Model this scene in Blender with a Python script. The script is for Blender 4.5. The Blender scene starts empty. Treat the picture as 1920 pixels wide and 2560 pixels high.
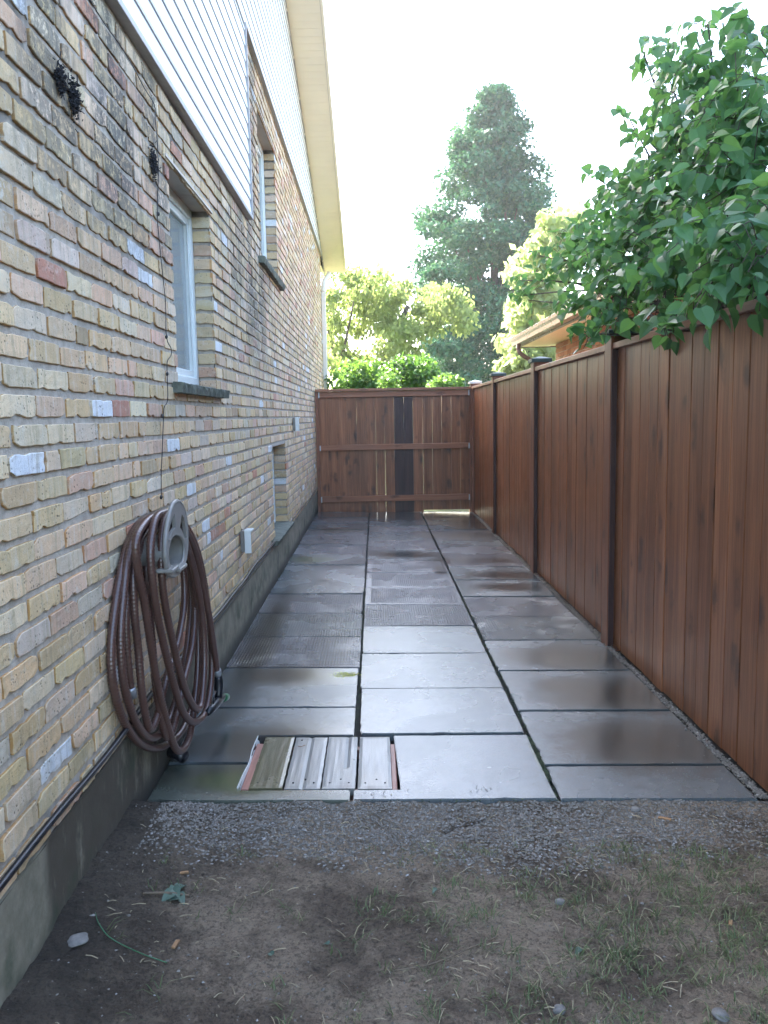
import bpy, bmesh, math, random
import numpy as np
from mathutils import Vector, Matrix, noise
R_ = random.Random(7)
rad = math.radians
sc = bpy.context.scene
col = sc.collection

# ---------------------------------------------------------------- camera
F_PX = 2015.0; PITCH = .11813; YAW = .00902; ROLL = -.01844; EYE = 1.41667; TX = .01864
def _basis():
    cp, sp = math.cos(PITCH), math.sin(PITCH); cy, sy = math.cos(YAW), math.sin(YAW); cr, sr = math.cos(ROLL), math.sin(ROLL)
    f = Vector((sy*cp, cy*cp, -sp)); r = Vector((cy, -sy, 0)); u = r.cross(f)
    return cr*r + sr*u, -sr*r + cr*u, f
CR, CU, CF = _basis()
cam = bpy.data.cameras.new('camera'); camo = bpy.data.objects.new('camera', cam); col.objects.link(camo)
cam.sensor_fit = 'HORIZONTAL'; cam.sensor_width = 36; cam.lens = F_PX/1920*36
cam.clip_start = .05; cam.clip_end = 2000
m3 = Matrix((CR, CU, -CF)).transposed()
camo.matrix_world = Matrix.Translation((0, 0, EYE)) @ m3.to_4x4()
sc.camera = camo
# ---------------------------------------------------------------- light
SUN_AZ = rad(-42); SUN_EL = rad(40)
w = bpy.data.worlds.new('World'); sc.world = w; w.use_nodes = True
wn = w.node_tree
sky = wn.nodes.new('ShaderNodeTexSky'); sky.sky_type = 'NISHITA'; sky.sun_disc = False
sky.sun_elevation = SUN_EL; sky.sun_rotation = SUN_AZ; sky.air_density = 1.0; sky.dust_density = 3.2; sky.ozone_density = 1.0
wn.links.new(sky.outputs[0], wn.nodes['Background'].inputs[0]); wn.nodes['Background'].inputs[1].default_value = .12
sun = bpy.data.lights.new('sun', 'SUN'); sun.energy = 3.2; sun.angle = rad(.5); sun.color = (1, .93, .82)
suno = bpy.data.objects.new('sun', sun); col.objects.link(suno)
sd = Vector((math.sin(SUN_AZ)*math.cos(SUN_EL), math.cos(SUN_AZ)*math.cos(SUN_EL), math.sin(SUN_EL)))
suno.rotation_euler = sd.to_track_quat('Z', 'Y').to_euler(); suno.location = (-8, 8, 14)
sc.view_settings.view_transform = 'Standard'; sc.view_settings.look = 'None'
sc.view_settings.exposure = 3.48; sc.view_settings.gamma = 1
sc.cycles.max_bounces = 8; sc.cycles.transparent_max_bounces = 8

# ---------------------------------------------------------------- helpers
def ray(x, y): return CR*((x-960)/F_PX) - CU*((y-1280)/F_PX) + CF
def atX(x, y, X0): d = ray(x, y); return Vector((0, 0, EYE)) + d*(X0/d.x)
def atY(x, y, Y0): d = ray(x, y); return Vector((0, 0, EYE)) + d*(Y0/d.y)
def gz(x): return -TX*x                      # the paved surface falls away from the house

class MB:
    def __init__(s): s.v = []; s.f = []; s.mi = []; s.c = None; s.cols = []
    def add(s, vs, fs, mi=0, colr=None):
        o = len(s.v); s.v.extend(tuple(v) for v in vs)
        for f in fs: s.f.append(tuple(o+i for i in f)); s.mi.append(mi)
        s.cols.extend([colr or (1, 1, 1)]*len(fs))
        return s
    def box(s, x0, x1, y0, y1, z0, z1, mi=0, colr=None, sl=0.0):
        vs = [(x, y, z + sl*x) for z in (z0, z1) for y in (y0, y1) for x in (x0, x1)]
        return s.add(vs, [(0, 2, 3, 1), (4, 5, 7, 6), (0, 1, 5, 4), (2, 6, 7, 3), (0, 4, 6, 2), (1, 3, 7, 5)], mi, colr)
    def prism(s, poly, axis, a0, a1, mi=0, colr=None):
        n = len(poly)
        def P(u, v, a): return {'x': (a, u, v), 'y': (u, a, v), 'z': (u, v, a)}[axis]
        vs = [P(u, v, a0) for u, v in poly] + [P(u, v, a1) for u, v in poly]
        return s.add(vs, [tuple(range(n))[::-1], tuple(range(n, 2*n))] + [(i, (i+1) % n, n+(i+1) % n, n+i) for i in range(n)], mi, colr)
    def tube(s, pts, r, n=8, closed=False, mi=0, colr=None):
        pts = [Vector(p) for p in pts]; N = len(pts); rr = r if callable(r) else (lambda i: r)
        up = Vector((0, 0, 1)); vs = []; fs = []
        t0 = (pts[1]-pts[0]).normalized(); nrm = t0.orthogonal().normalized()
        for i in range(N):
            a = pts[(i-1) % N] if (closed or i > 0) else pts[i]; b = pts[(i+1) % N] if (closed or i < N-1) else pts[i]
            t = (b-a).normalized(); nrm = (nrm - t*nrm.dot(t)).normalized(); bi = t.cross(nrm)
            for k in range(n):
                th = 2*math.pi*k/n; vs.append(pts[i] + (nrm*math.cos(th)+bi*math.sin(th))*rr(i))
        for i in range(N if closed else N-1):
            j = (i+1) % N
            for k in range(n): fs.append((i*n+k, i*n+(k+1) % n, j*n+(k+1) % n, j*n+k))
        if not closed: fs += [tuple(range(n))[::-1], tuple((N-1)*n+k for k in range(n))]
        return s.add(vs, fs, mi, colr)

def finish(me, mats, smooth=False):
    for m in (mats if isinstance(mats, (list, tuple)) else [mats]): me.materials.append(m)
    if smooth: me.polygons.foreach_set('use_smooth', [True]*len(me.polygons))
def obj(name, mb, mats, parent=None, smooth=False, bevel=0, seg=1, origin=None, flip=True):
    if parent is not None: o0 = parent['_o'] if '_o' in parent else parent.location
    elif origin is not None: o0 = origin
    else:
        a = np.array(mb.v); o0 = ((a[:, 0].min()+a[:, 0].max())/2, (a[:, 1].min()+a[:, 1].max())/2, a[:, 2].min())
    o0 = Vector(o0)
    a = np.array(mb.v, dtype=np.float64) - np.array(o0)
    me = bpy.data.meshes.new(name); me.from_pydata(a.tolist(), [], mb.f)
    if len(set(mb.mi)) > 1: me.polygons.foreach_set('material_index', mb.mi)
    if any(c != (1, 1, 1) for c in mb.cols[:50] + mb.cols[-50:]):
        at = me.color_attributes.new('Col', 'FLOAT_COLOR', 'CORNER')
        lt = np.array([len(f) for f in mb.f]); cc = np.array([(*c, 1) for c in mb.cols], dtype=np.float32)
        at.data.foreach_set('color', np.repeat(cc, lt, axis=0).ravel())
    if flip or bevel:
        bm = bmesh.new(); bm.from_mesh(me)
        if bevel:
            bmesh.ops.remove_doubles(bm, verts=bm.verts, dist=1e-6)
            bmesh.ops.recalc_face_normals(bm, faces=bm.faces)
            es = [e for e in bm.edges if len(e.link_faces) == 2 and e.calc_face_angle(0) > .5]
            bmesh.ops.bevel(bm, geom=es, offset=bevel, segments=seg, affect='EDGES', clamp_overlap=True)
        else: bmesh.ops.recalc_face_normals(bm, faces=bm.faces)
        bm.to_mesh(me); bm.free()
    finish(me, mats, smooth)
    o = bpy.data.objects.new(name, me); col.objects.link(o)
    if parent is not None:
        o.parent = parent
    else: o.location = o0
    return o
def tag(o, label=None, cat=None, group=None, kind=None):
    if label: o['label'] = label
    if cat: o['category'] = cat
    if group: o['group'] = group
    if kind: o['kind'] = kind
    return o
def thing(name, loc, label, cat, group=None):
    o = bpy.data.objects.new(name, None); col.objects.link(o); o.location = loc; o.empty_display_size = .1
    return tag(o, label, cat, group)
def sub(name, mb, mats, parent, **k):            # sub-part: parent is a mesh part; same local frame
    root = parent.parent
    k.pop('origin', None)
    o = obj(name, mb, mats, None, origin=root.location, **k); o.location = (0, 0, 0); o.parent = parent
    return o

def stone(mb, c, s, r, flat=.6, mi=0):
    base = [(1, 0, 0), (-1, 0, 0), (0, 1, 0), (0, -1, 0), (0, 0, 1), (0, 0, -1)]
    a = r.uniform(0, 6.28); ca, sa = math.cos(a), math.sin(a); k = r.uniform(.7, 1.4)
    vs = []
    for (x, y, z) in base:
        x *= k; x, y = x*ca - y*sa, x*sa + y*ca; j = r.uniform(.65, 1.2)
        vs.append((c[0]+x*s*j, c[1]+y*s*j, c[2]+(z*flat + x*r.uniform(-.3, .3))*s*j))
    mb.add(vs, [(0, 2, 4), (2, 1, 4), (1, 3, 4), (3, 0, 4), (2, 0, 5), (1, 2, 5), (3, 1, 5), (0, 3, 5)], mi)

# ---------------------------------------------------------------- materials
class NT:
    def __init__(s, name):
        s.m = bpy.data.materials.new(name); s.m.use_nodes = True; s.t = s.m.node_tree
        s.b = s.t.nodes['Principled BSDF']; s.out = s.t.nodes['Material Output']
        s.pos = s.n('ShaderNodeNewGeometry').outputs['Position']
    def n(s, typ, props=None, **ins):
        nd = s.t.nodes.new(typ)
        for k, v in (props or {}).items(): setattr(nd, k, v)
        for k, v in ins.items():
            k = int(k[1:]) if k[0] == '_' and k[1:].isdigit() else k.replace('_', ' ')
            s.set(nd.inputs[k], v)
        return nd
    def set(s, sock, v):
        if isinstance(v, bpy.types.NodeSocket): s.t.links.new(v, sock)
        else:
            if hasattr(sock.default_value, '__len__') and not hasattr(v, '__len__'): v = [v]*len(sock.default_value)
            if sock.type == 'RGBA' and len(v) == 3: v = (*v, 1)
            sock.default_value = v
    def math(s, op, a, b=0.0, c=None, clamp=False):
        nd = s.n('ShaderNodeMath', {'operation': op, 'use_clamp': clamp}, _0=a, _1=b)
        if c is not None: s.set(nd.inputs[2], c)
        return nd.outputs[0]
    def vmul(s, v, k): return s.n('ShaderNodeVectorMath', {'operation': 'MULTIPLY'}, _0=v, _1=k).outputs[0]
    def vsub(s, v, k): return s.n('ShaderNodeVectorMath', {'operation': 'SUBTRACT'}, _0=v, _1=k).outputs[0]
    def noise(s, scale=5, detail=3, rough=.5, vec=None, dist=0, color=False):
        nd = s.n('ShaderNodeTexNoise', None, Vector=vec or s.pos, Scale=scale, Detail=detail, Roughness=rough, Distortion=dist)
        return nd.outputs['Color' if color else 'Fac']
    def vor(s, scale, vec=None, feature='F1', rnd=1):
        nd = s.n('ShaderNodeTexVoronoi', {'feature': feature}, Vector=vec or s.pos, Scale=scale, Randomness=rnd)
        return nd.outputs['Distance']
    def ramp(s, f, a, b, lo=0.0, hi=1.0):
        nd = s.n('ShaderNodeMapRange', {'interpolation_type': 'SMOOTHSTEP'}, _0=f, _1=a, _2=b, _3=lo, _4=hi); return nd.outputs[0]
    def mix(s, f, a, b, mode='MIX'):
        nd = s.t.nodes.new('ShaderNodeMix'); nd.data_type = 'RGBA'; nd.blend_type = mode
        s.set(nd.inputs[0], f); s.set(nd.inputs[6], a); s.set(nd.inputs[7], b); return nd.outputs[2]
    def mixf(s, f, a, b):
        nd = s.t.nodes.new('ShaderNodeMix'); nd.data_type = 'FLOAT'
        s.set(nd.inputs[0], f); s.set(nd.inputs[2], a); s.set(nd.inputs[3], b); return nd.outputs[0]
    def bump(s, h, strength=.5, dist=.01, nrm=None):
        nd = s.n('ShaderNodeBump', None, Height=h, Strength=strength, Distance=dist)
        if nrm: s.set(nd.inputs['Normal'], nrm)
        return nd.outputs[0]
    def island(s): return s.n('ShaderNodeNewGeometry').outputs['Random Per Island']
    def attr(s): return s.n('ShaderNodeVertexColor', {'layer_name': 'Col'}).outputs[0]
    def xyz(s, v=None):
        nd = s.n('ShaderNodeSeparateXYZ', None, _0=v or s.pos); return nd.outputs
    def comb(s, x, y, z): return s.n('ShaderNodeCombineXYZ', None, _0=x, _1=y, _2=z).outputs[0]
    def blob(s, c, r):         # soft elliptical stain in world x,y
        v = s.n('ShaderNodeVectorMath', {'operation': 'MULTIPLY'}, _0=s.vsub(s.pos, (c[0], c[1], 0)), _1=(1/r[0], 1/r[1], 0)).outputs[0]
        return s.n('ShaderNodeVectorMath', {'operation': 'LENGTH'}, _0=v).outputs['Value']
    def done(s, **k):
        for kk, v in k.items(): s.set(s.b.inputs[kk.replace('_', ' ')], v)
        return s.m
def simple(name, colr, rough=.5, metal=0.0, var=.12, sc_=20, bump=.2, bd=.002, spec=.5, dirt=None):
    t = NT(name); n1 = t.noise(sc_, 5, .6)
    c = t.mix(t.ramp(n1, .3, .7), tuple(x*(1-var) for x in colr), tuple(min(1, x*(1+var)) for x in colr))
    if dirt: c = t.mix(t.ramp(t.noise(3, 5, .65), .5, .75, 0, dirt[1]), c, dirt[0])
    return t.done(Base_Color=c, Roughness=t.mixf(n1, rough*.8, min(1, rough*1.2)), Metallic=metal, Normal=t.bump(t.noise(sc_*6, 3), bump, bd), Specular_IOR_Level=spec)

# brick: base colour from the per-brick attribute, pits, whitewash flakes, soot streaks
def brick_mat(name, jamb=False):
    t = NT(name); c = t.attr()
    n1 = t.noise(14, 5, .6); c = t.mix(t.ramp(n1, .3, .7, 0, .55), c, t.mix(1.0, c, (1.22, 1.16, 1.05), 'MULTIPLY'))
    c = t.mix(t.ramp(t.noise(38, 4, .7), .5, .72, 0, .45), c, (.62, .56, .44))
    pit = t.math('MULTIPLY', t.ramp(t.vor(75), .32, .10), t.ramp(t.noise(9, 2), .46, .62))
    pit2 = t.ramp(t.noise(160, 2, .5), .66, .74)
    c = t.mix(t.math('MULTIPLY', pit, .8), c, (.07, .055, .035)); c = t.mix(t.math('MULTIPLY', pit2, .6), c, (.09, .07, .045))
    x, y, z = t.xyz()[0:3]
    run = t.noise(1.0, 5, .65, vec=t.comb(0, t.math('MULTIPLY', y, 30), t.math('MULTIPLY', z, 4)))
    c = t.mix(t.ramp(run, .50, .66, 0, .42), c, (.30, .25, .15)); c = t.mix(t.ramp(run, .46, .34, 0, .35), c, (.68, .64, .54))
    lime = t.math('MULTIPLY', t.ramp(t.noise(2.4, 5, .75), .56, .66), t.ramp(t.noise(30, 4, .8), .48, .55)); c = t.mix(t.math('MULTIPLY', lime, .6), c, (.72, .68, .60))
    if not jamb:                       # dark weathering running down from the siding ends and under the upper windows
        st = t.noise(1.0, 5, .7, vec=t.comb(0, t.math('MULTIPLY', y, 3.2), t.math('MULTIPLY', z, .8)))
        reg = t.math('MULTIPLY', t.ramp(z, 1.35, 2.3), t.math('ADD', t.ramp(t.math('ABSOLUTE', t.math('SUBTRACT', y, 6.1)), 1.7, .3), t.math('MULTIPLY', t.ramp(t.math('ABSOLUTE', t.math('SUBTRACT', y, 3.0)), 1.5, .3), t.ramp(z, 1.7, 2.3)), clamp=True))
        k = t.math('MULTIPLY', t.math('MULTIPLY', reg, t.ramp(st, .38, .56)), t.ramp(t.noise(38, 5, .8), .36, .52))
        c = t.mix(t.math('MULTIPLY', k, .88), c, (.085, .085, .08))
        g = t.math('MULTIPLY', t.ramp(z, .95, .35), t.ramp(t.noise(5, 4, .7), .35, .65)); c = t.mix(t.math('MULTIPLY', g, .4), c, (.12, .125, .06))
    h = t.math('SUBTRACT', t.math('MULTIPLY', t.noise(110, 6, .7), 1.0), t.math('MULTIPLY', pit, .9))
    return t.done(Base_Color=c, Roughness=.88, Normal=t.bump(h, .6, .004), Specular_IOR_Level=.25)
M = {}
M['brick'] = brick_mat('weathered_brick'); M['jamb'] = brick_mat('jamb_brick', True)
t = NT('mortar'); n1 = t.noise(30, 5, .7); z = t.xyz()[2]; y = t.xyz()[1]
c = t.mix(t.ramp(n1, .3, .7), (.37, .325, .265), (.53, .475, .40))
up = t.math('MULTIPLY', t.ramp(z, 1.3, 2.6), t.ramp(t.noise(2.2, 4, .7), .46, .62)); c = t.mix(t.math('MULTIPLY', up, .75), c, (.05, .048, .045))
M['mortar'] = t.done(Base_Color=c, Roughness=.95, Normal=t.bump(t.noise(120, 4, .7), .6, .004), Specular_IOR_Level=.2)
t = NT('foundation_concrete'); x, y, z = t.xyz()[0:3]
c = t.mix(t.ramp(t.noise(8, 6, .7), .3, .7), (.16, .145, .10), (.27, .245, .18))
sv = t.comb(0, t.math('MULTIPLY', y, 5), t.math('MULTIPLY', z, 1.6)); stn = t.noise(1, 6, .75, vec=sv)
damp = t.math('MULTIPLY', t.ramp(stn, .36, .52), t.math('MULTIPLY', t.ramp(y, 1.95, 2.03), t.ramp(y, 4.6, 3.0)))
c = t.mix(t.math('MULTIPLY', damp, .85), c, (.065, .052, .038))
c = t.mix(t.math('MULTIPLY', t.ramp(t.noise(3.5, 4, .6), .5, .7), t.ramp(z, .34, .12)), c, (.06, .075, .045))
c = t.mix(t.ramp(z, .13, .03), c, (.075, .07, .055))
M['foundation'] = t.done(Base_Color=c, Roughness=.85, Normal=t.bump(t.noise(90, 5, .7), .5, .004), Specular_IOR_Level=.3)
M['siding'] = simple('white_siding', (.80, .80, .80), .45, var=.03, sc_=4, bump=.05)
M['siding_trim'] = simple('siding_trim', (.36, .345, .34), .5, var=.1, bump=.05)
M['white'] = simple('white_vinyl', (.72, .75, .72), .4, var=.04, sc_=6, bump=.05)
M['lintel'] = simple('painted_lintel', (.50, .42, .34), .6, var=.08, sc_=6, dirt=((.16, .10, .07), .5))
M['soffit'] = simple('cream_soffit', (.84, .74, .55), .5, var=.03, sc_=3, bump=.03)
M['stone'] = simple('stone_sill', (.13, .14, .11), .85, var=.35, sc_=14, bump=.8, bd=.006, dirt=((.05, .06, .035), .6))
M['roof'] = simple('roof_shingle', (.09, .085, .08), .9, var=.3, sc_=20, bump=.6, bd=.004)
M['alu'] = simple('white_downpipe', (.72, .68, .60), .4, var=.04, sc_=3)
M['brown_metal'] = simple('brown_gutter', (.15, .10, .09), .28, var=.1, sc_=3, bump=.05)
M['black'] = simple('black_rubber', (.012, .013, .016), .35, var=.2, bump=.1)
M['wire'] = simple('black_wire', (.015, .014, .013), .6)
M['grey_plastic'] = simple('grey_plastic', (.24, .225, .20), .38, var=.06, sc_=30, bump=.1, bd=.001)
M['grey_metal'] = simple('grey_metal', (.42, .43, .44), .4, .6, var=.1, sc_=30)
M['galv'] = simple('galvanised', (.45, .46, .47), .45, .7, var=.15, sc_=40)
M['green_plastic'] = simple('green_plastic', (.02, .13, .05), .35)
M['cap_green'] = simple('green_cap', (.05, .085, .075), .5, var=.15)
M['curtain'] = simple('grey_curtain', (.36, .38, .35), .8, var=.12, sc_=4)
M['ivy_dead'] = simple('dead_vine', (.02, .02, .024), .9, var=.5, sc_=60)
M['bed'] = simple('dark_bed_sand', (.035, .033, .028), .95, var=.4, sc_=60, bump=1, bd=.006)
M['dark'] = simple('dark_room', (.02, .02, .02), .9)
M['bark'] = simple('bark', (.09, .07, .055), .9, var=.4, sc_=25, bump=.8, bd=.01)
M['twig'] = simple('twig', (.12, .09, .06), .8, var=.3, sc_=60)
t = NT('window_glass')
M['glass'] = t.done(Base_Color=(.55, .6, .58), Roughness=.02, Specular_IOR_Level=.8, Alpha=.45)

def wood(name, a, b, knots=.5, rough=.42, wet=0.0, dark=.3, gr=(55, 55, 2.0)):
    t = NT(name); isl = t.island()
    off = t.comb(t.math('MULTIPLY', isl, 37), t.math('MULTIPLY', isl, 91), t.math('MULTIPLY', isl, 53))
    p = t.n('ShaderNodeVectorMath', {'operation': 'ADD'}, _0=t.pos, _1=off).outputs[0]
    g = t.noise(1, 5, .65, vec=t.vmul(p, gr), dist=.6)
    g2 = t.noise(1, 3, .5, vec=t.vmul(p, tuple(k*.25 for k in gr)))
    c = t.mix(t.ramp(g, .3, .7), a, b)
    c = t.mix(t.ramp(g2, .35, .7, 0, dark), c, tuple(x*.45 for x in a))
    kv = t.vmul(p, tuple(8 if k > 10 else 3.2 for k in gr)); kd = t.vor(1, kv)
    kn = t.math('MULTIPLY', t.ramp(t.math('ADD', kd, t.math('MULTIPLY', t.noise(30, 3, .6, vec=p), .3)), .55, .22), t.ramp(t.noise(3.1, 2, .5, vec=p), .44, .52))
    c = t.mix(t.math('MULTIPLY', kn, knots), c, (.022, .012, .010))
    tone = t.n('ShaderNodeMapRange', None, _0=isl, _1=0.0, _2=1.0, _3=.78, _4=1.2).outputs[0]; c = t.n('ShaderNodeVectorMath', {'operation': 'SCALE'}, _0=c, Scale=tone).outputs[0]
    big = t.ramp(t.noise(1.3, 4, .6), .35, .7); c = t.mix(t.math('MULTIPLY', big, .5), c, t.mix(1.0, c, (1.3, 1.15, .95), 'MULTIPLY'))
    return t.done(Base_Color=c, Roughness=t.mixf(t.noise(6, 4, .6), rough*.75, rough*1.3), Normal=t.bump(g, .35, .002), Specular_IOR_Level=.5)
M['fence'] = wood('stained_fence_boards', (.165, .060, .027), (.315, .135, .064), knots=.75, dark=.5, rough=.36)
M['fence_rail'] = wood('stained_rail', (.20, .082, .042), (.31, .14, .078), knots=.6, gr=(2, 55, 55))
M['fence_cap'] = wood('stained_cap', (.20, .095, .06), (.30, .16, .105), knots=.5, gr=(55, 2, 55))
M['fence_post'] = wood('stained_post', (.14, .055, .030), (.22, .09, .05), knots=.6)
M['fence_dark'] = wood('dark_boards_post_shade', (.028, .014, .014), (.055, .026, .022), knots=.5)  # two darker boards of the end fence, and the painted shade beside the posts
M['lid_wood'] = wood('wet_grey_plank', (.25, .245, .225), (.31, .305, .29), knots=.35, dark=.1, rough=.3, gr=(60, 2.5, 60))
M['lid_green'] = wood('algae_stained_plank', (.10, .092, .055), (.15, .14, .085), knots=.4, dark=.15, rough=.26, gr=(60, 2.5, 60))
M['joist'] = wood('red_brown_joist', (.24, .10, .075), (.36, .17, .13), knots=.4, gr=(60, 2.5, 60))

# ---- paving: stains that belong to particular slabs + a patchy water film
WET = [((-.50, 3.36), (.42, .26)), ((-.56, 4.30), (.42, .17)), ((-.45, 3.05), (.5, .14)), ((1.14, 3.35), (.42, .30)), ((1.22, 3.98), (.42, .26)),
       ((1.15, 4.62), (.40, .24)), ((1.0, 4.1), (.2, .14)), ((.58, 7.4), (.06, .28)), ((1.0, 7.85), (.55, .25)), ((1.15, 7.1), (.35, .18)), ((1.1, 6.6), (.3, .16)),
       ((.3, 8.2), (.4, .2)), ((1.0, 9.6), (.6, .35)), ((.3, 11.5), (1.5, .55)), ((-.5, 10.0), (.4, .2)), ((1.3, 10.8), (.35, 1.0)), ((-.75, 4.9), (.12, 1.6))]
MOSS = [((-.66, 7.92), (.30, .20)), ((-.5, 3.02), (.3, .12)), ((.655, 3.25), (.02, .2))]
def paver_mat(name, tint, grid=0):
    t = NT(name); x, y, z = t.xyz()[0:3]
    n1 = t.noise(7, 6, .7); n2 = t.noise(240, 3, .6)
    c = t.mix(t.ramp(n1, .25, .75), tuple(k*.78 for k in tint), tuple(k*1.15 for k in tint))
    c = t.mix(t.ramp(n2, .35, .7, 0, .5), c, tuple(k*1.45 for k in tint))
    c = t.mix(t.math('MULTIPLY', t.ramp(t.vor(210), .30, .16), t.ramp(t.noise(11, 4, .7), .40, .62)), c, tuple(k*.35 for k in tint))
    c = t.mix(t.math('MULTIPLY', t.ramp(t.vor(150), .24, .14), t.ramp(t.noise(6, 4, .7), .48, .6)), c, tuple(k*2.0 for k in tint))
    wob = t.math('MULTIPLY', t.math('SUBTRACT', t.noise(5, 5, .7), .5), .9)
    d = None
    for cc, rr in WET:
        k = t.blob(cc, rr); d = k if d is None else t.math('MINIMUM', d, k)
    wet = t.ramp(t.math('ADD', t.math('ADD', d, wob), t.math('MULTIPLY', t.math('SUBTRACT', n2, .5), .9)), 1.45, .25)
    dm = None
    for cc, rr in MOSS:
        k = t.blob(cc, rr); dm = k if dm is None else t.math('MINIMUM', dm, k)
    moss = t.ramp(t.math('ADD', dm, wob), 1.1, .4)
    c = t.mix(t.math('MULTIPLY', wet, .80), c, (.034, .027, .019))
    c = t.mix(t.math('MULTIPLY', moss, .7), c, (.075, .10, .03))
    film = t.ramp(t.noise(2.3, 4, .55), .35, .65)
    r = t.mixf(wet, t.mixf(film, .17, .34), .11)
    h = t.noise(130, 5, .75)
    nrm = t.bump(h, t.mixf(wet, .45, .12), .0032)
    if grid:
        uv = t.n('ShaderNodeUVMap').outputs[0]; u, v, _ = t.xyz(uv)[0:3]
        gx = t.math('SINE', t.math('MULTIPLY', u, 2*math.pi/.017)); gy = t.math('SINE', t.math('MULTIPLY', v, 2*math.pi/.030))
        pat = t.math('MAXIMUM', gx, t.math('MULTIPLY', gy, .6))
        fade = t.ramp(t.noise(4, 3, .6), .30, .52, .35, 1)
        if grid == 2:
            m_ = .045
            inn = t.math('MULTIPLY', t.math('MULTIPLY', t.math('GREATER_THAN', u, m_), t.math('LESS_THAN', u, .765-m_)), t.math('MULTIPLY', t.math('GREATER_THAN', v, m_), t.math('LESS_THAN', v, .615-m_)))
            pat = t.math('MULTIPLY', pat, inn)
            fade = t.math('MULTIPLY', fade, inn)
        nrm = t.bump(pat, t.math('MULTIPLY', fade, .9), .008, nrm)
        c = t.mix(t.math('MULTIPLY', t.ramp(pat, .1, -.8), .72), c, (.06, .058, .055))
    nrm = t.bump(t.noise(3.0, 2, .5), .12, .02, nrm)
    return t.done(Base_Color=c, Roughness=r, Normal=nrm, Specular_IOR_Level=1.0, Coat_Weight=.35, Coat_Roughness=.25)
M['pv0'] = paver_mat('smooth_wet_concrete', (.088, .106, .112)); M['pv1'] = paver_mat('ribbed_concrete', (.140, .142, .148), 1)
M['pv2'] = paver_mat('ribbed_concrete_bordered', (.175, .176, .184), 2); M['pv3'] = paver_mat('ribbed_concrete_green', (.120, .134, .134), 1)
M['pvg'] = paver_mat('mossy_concrete', (.075, .088, .068))
M['lichen'] = simple('yellow_lichen', (.42, .42, .08), .9, var=.5, sc_=90, bump=1, bd=.004)

t = NT('damp_dirt'); n1 = t.noise(2.6, 6, .7); n2 = t.noise(28, 6, .75)
c = t.mix(t.ramp(n1, .40, .58), (.145, .106, .073), (.38, .292, .205))
c = t.mix(t.ramp(n2, .38, .8, 0, .5), c, (.36, .29, .215)); c = t.mix(t.ramp(t.noise(80, 6, .85), .54, .38, 0, .65), c, (.04, .032, .024))
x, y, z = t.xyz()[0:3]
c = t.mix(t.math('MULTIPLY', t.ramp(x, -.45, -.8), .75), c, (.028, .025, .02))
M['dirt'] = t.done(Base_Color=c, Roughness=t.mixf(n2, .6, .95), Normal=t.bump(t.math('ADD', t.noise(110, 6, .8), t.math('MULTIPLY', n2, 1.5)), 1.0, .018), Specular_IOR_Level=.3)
t = NT('gravel'); i = t.island()
c = t.mix(i, (.12, .105, .085), (.25, .225, .19)); c = t.mix(t.ramp(i, .95, .98), c, (.34, .325, .30))
M['gravel'] = t.done(Base_Color=c, Roughness=.7, Normal=t.bump(t.noise(300, 3), .4, .002))
t = NT('back_lawn'); M['lawn'] = t.done(Base_Color=t.mix(t.noise(3, 5, .7), (.04, .07, .015), (.10, .13, .04)), Roughness=.9, Normal=t.bump(t.noise(60, 4), 1, .03))
def leaf(name, cols, trans, rough=.45, tw=.5, spec=.4):
    t = NT(name); i = t.island()
    c = t.mix(t.ramp(i, 0, .6), cols[0], cols[1]); c = t.mix(t.ramp(i, .72, .98), c, cols[2])
    c = t.mix(t.ramp(t.noise(1.2, 3, .6), .4, .65, 0, .45), c, tuple(k*1.5 for k in cols[1]))
    t.done(Base_Color=c, Roughness=rough, Specular_IOR_Level=spec)
    tr = t.n('ShaderNodeBsdfTranslucent', None, Color=t.mix(.6, c, trans)).outputs[0]
    mx = t.n('ShaderNodeMixShader', None, _0=tw, _1=t.b.outputs[0], _2=tr).outputs[0]
    t.t.links.new(mx, t.out.inputs[0]); return t.m
M['leaf_near'] = leaf('heart_leaf', ((.04, .115, .05), (.07, .175, .065), (.14, .27, .07)), (.20, .42, .08), .36, .45)
M['leaf_tall'] = leaf('tall_tree_leaf', ((.020, .070, .045), (.042, .125, .07), (.10, .20, .085)), (.07, .2, .06), .65, .2, .15)
M['leaf_birch'] = leaf('light_leaf', ((.12, .17, .05), (.19, .25, .08), (.30, .34, .13)), (.36, .44, .13), .5, .55)
M['leaf_bush'] = leaf('bush_leaf', ((.05, .12, .04), (.10, .20, .05), (.24, .34, .10)), (.22, .40, .05), .45, .45)
M['leaf_gold'] = leaf('sunlit_leaf', ((.18, .23, .10), (.28, .33, .14), (.38, .42, .2)), (.45, .55, .22), .5, .55)
M['leaf_vine'] = leaf('vine_leaf', ((.03, .08, .02), (.05, .12, .025), (.11, .2, .03)), (.16, .34, .04), .4, .4)
M['grass'] = leaf('grass_blade', ((.07, .10, .04), (.13, .16, .07), (.40, .33, .20)), (.14, .18, .06), .6, .3)
M['dead_leaf'] = leaf('curled_leaf', ((.07, .11, .08), (.10, .15, .11), (.14, .18, .14)), (.12, .18, .12), .6, .2)
M['straw'] = simple('dry_straw', (.34, .28, .18), .8, var=.4, sc_=20); M['moss'] = simple('joint_moss', (.05, .065, .03), .95, var=.6, sc_=30); M['chip'] = simple('wood_chip', (.34, .19, .09), .8, var=.3, sc_=40); M['rock'] = simple('field_stone', (.17, .16, .145), .85, var=.3, sc_=30, bump=.6)
t = NT('hose_rubber'); c = t.mix(t.noise(9, 3), (.070, .034, .025), (.11, .056, .043))
M['hose'] = t.done(Base_Color=c, Roughness=.3, Specular_IOR_Level=.8, Normal=t.bump(t.noise(400, 2), .2, .0006))
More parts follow.
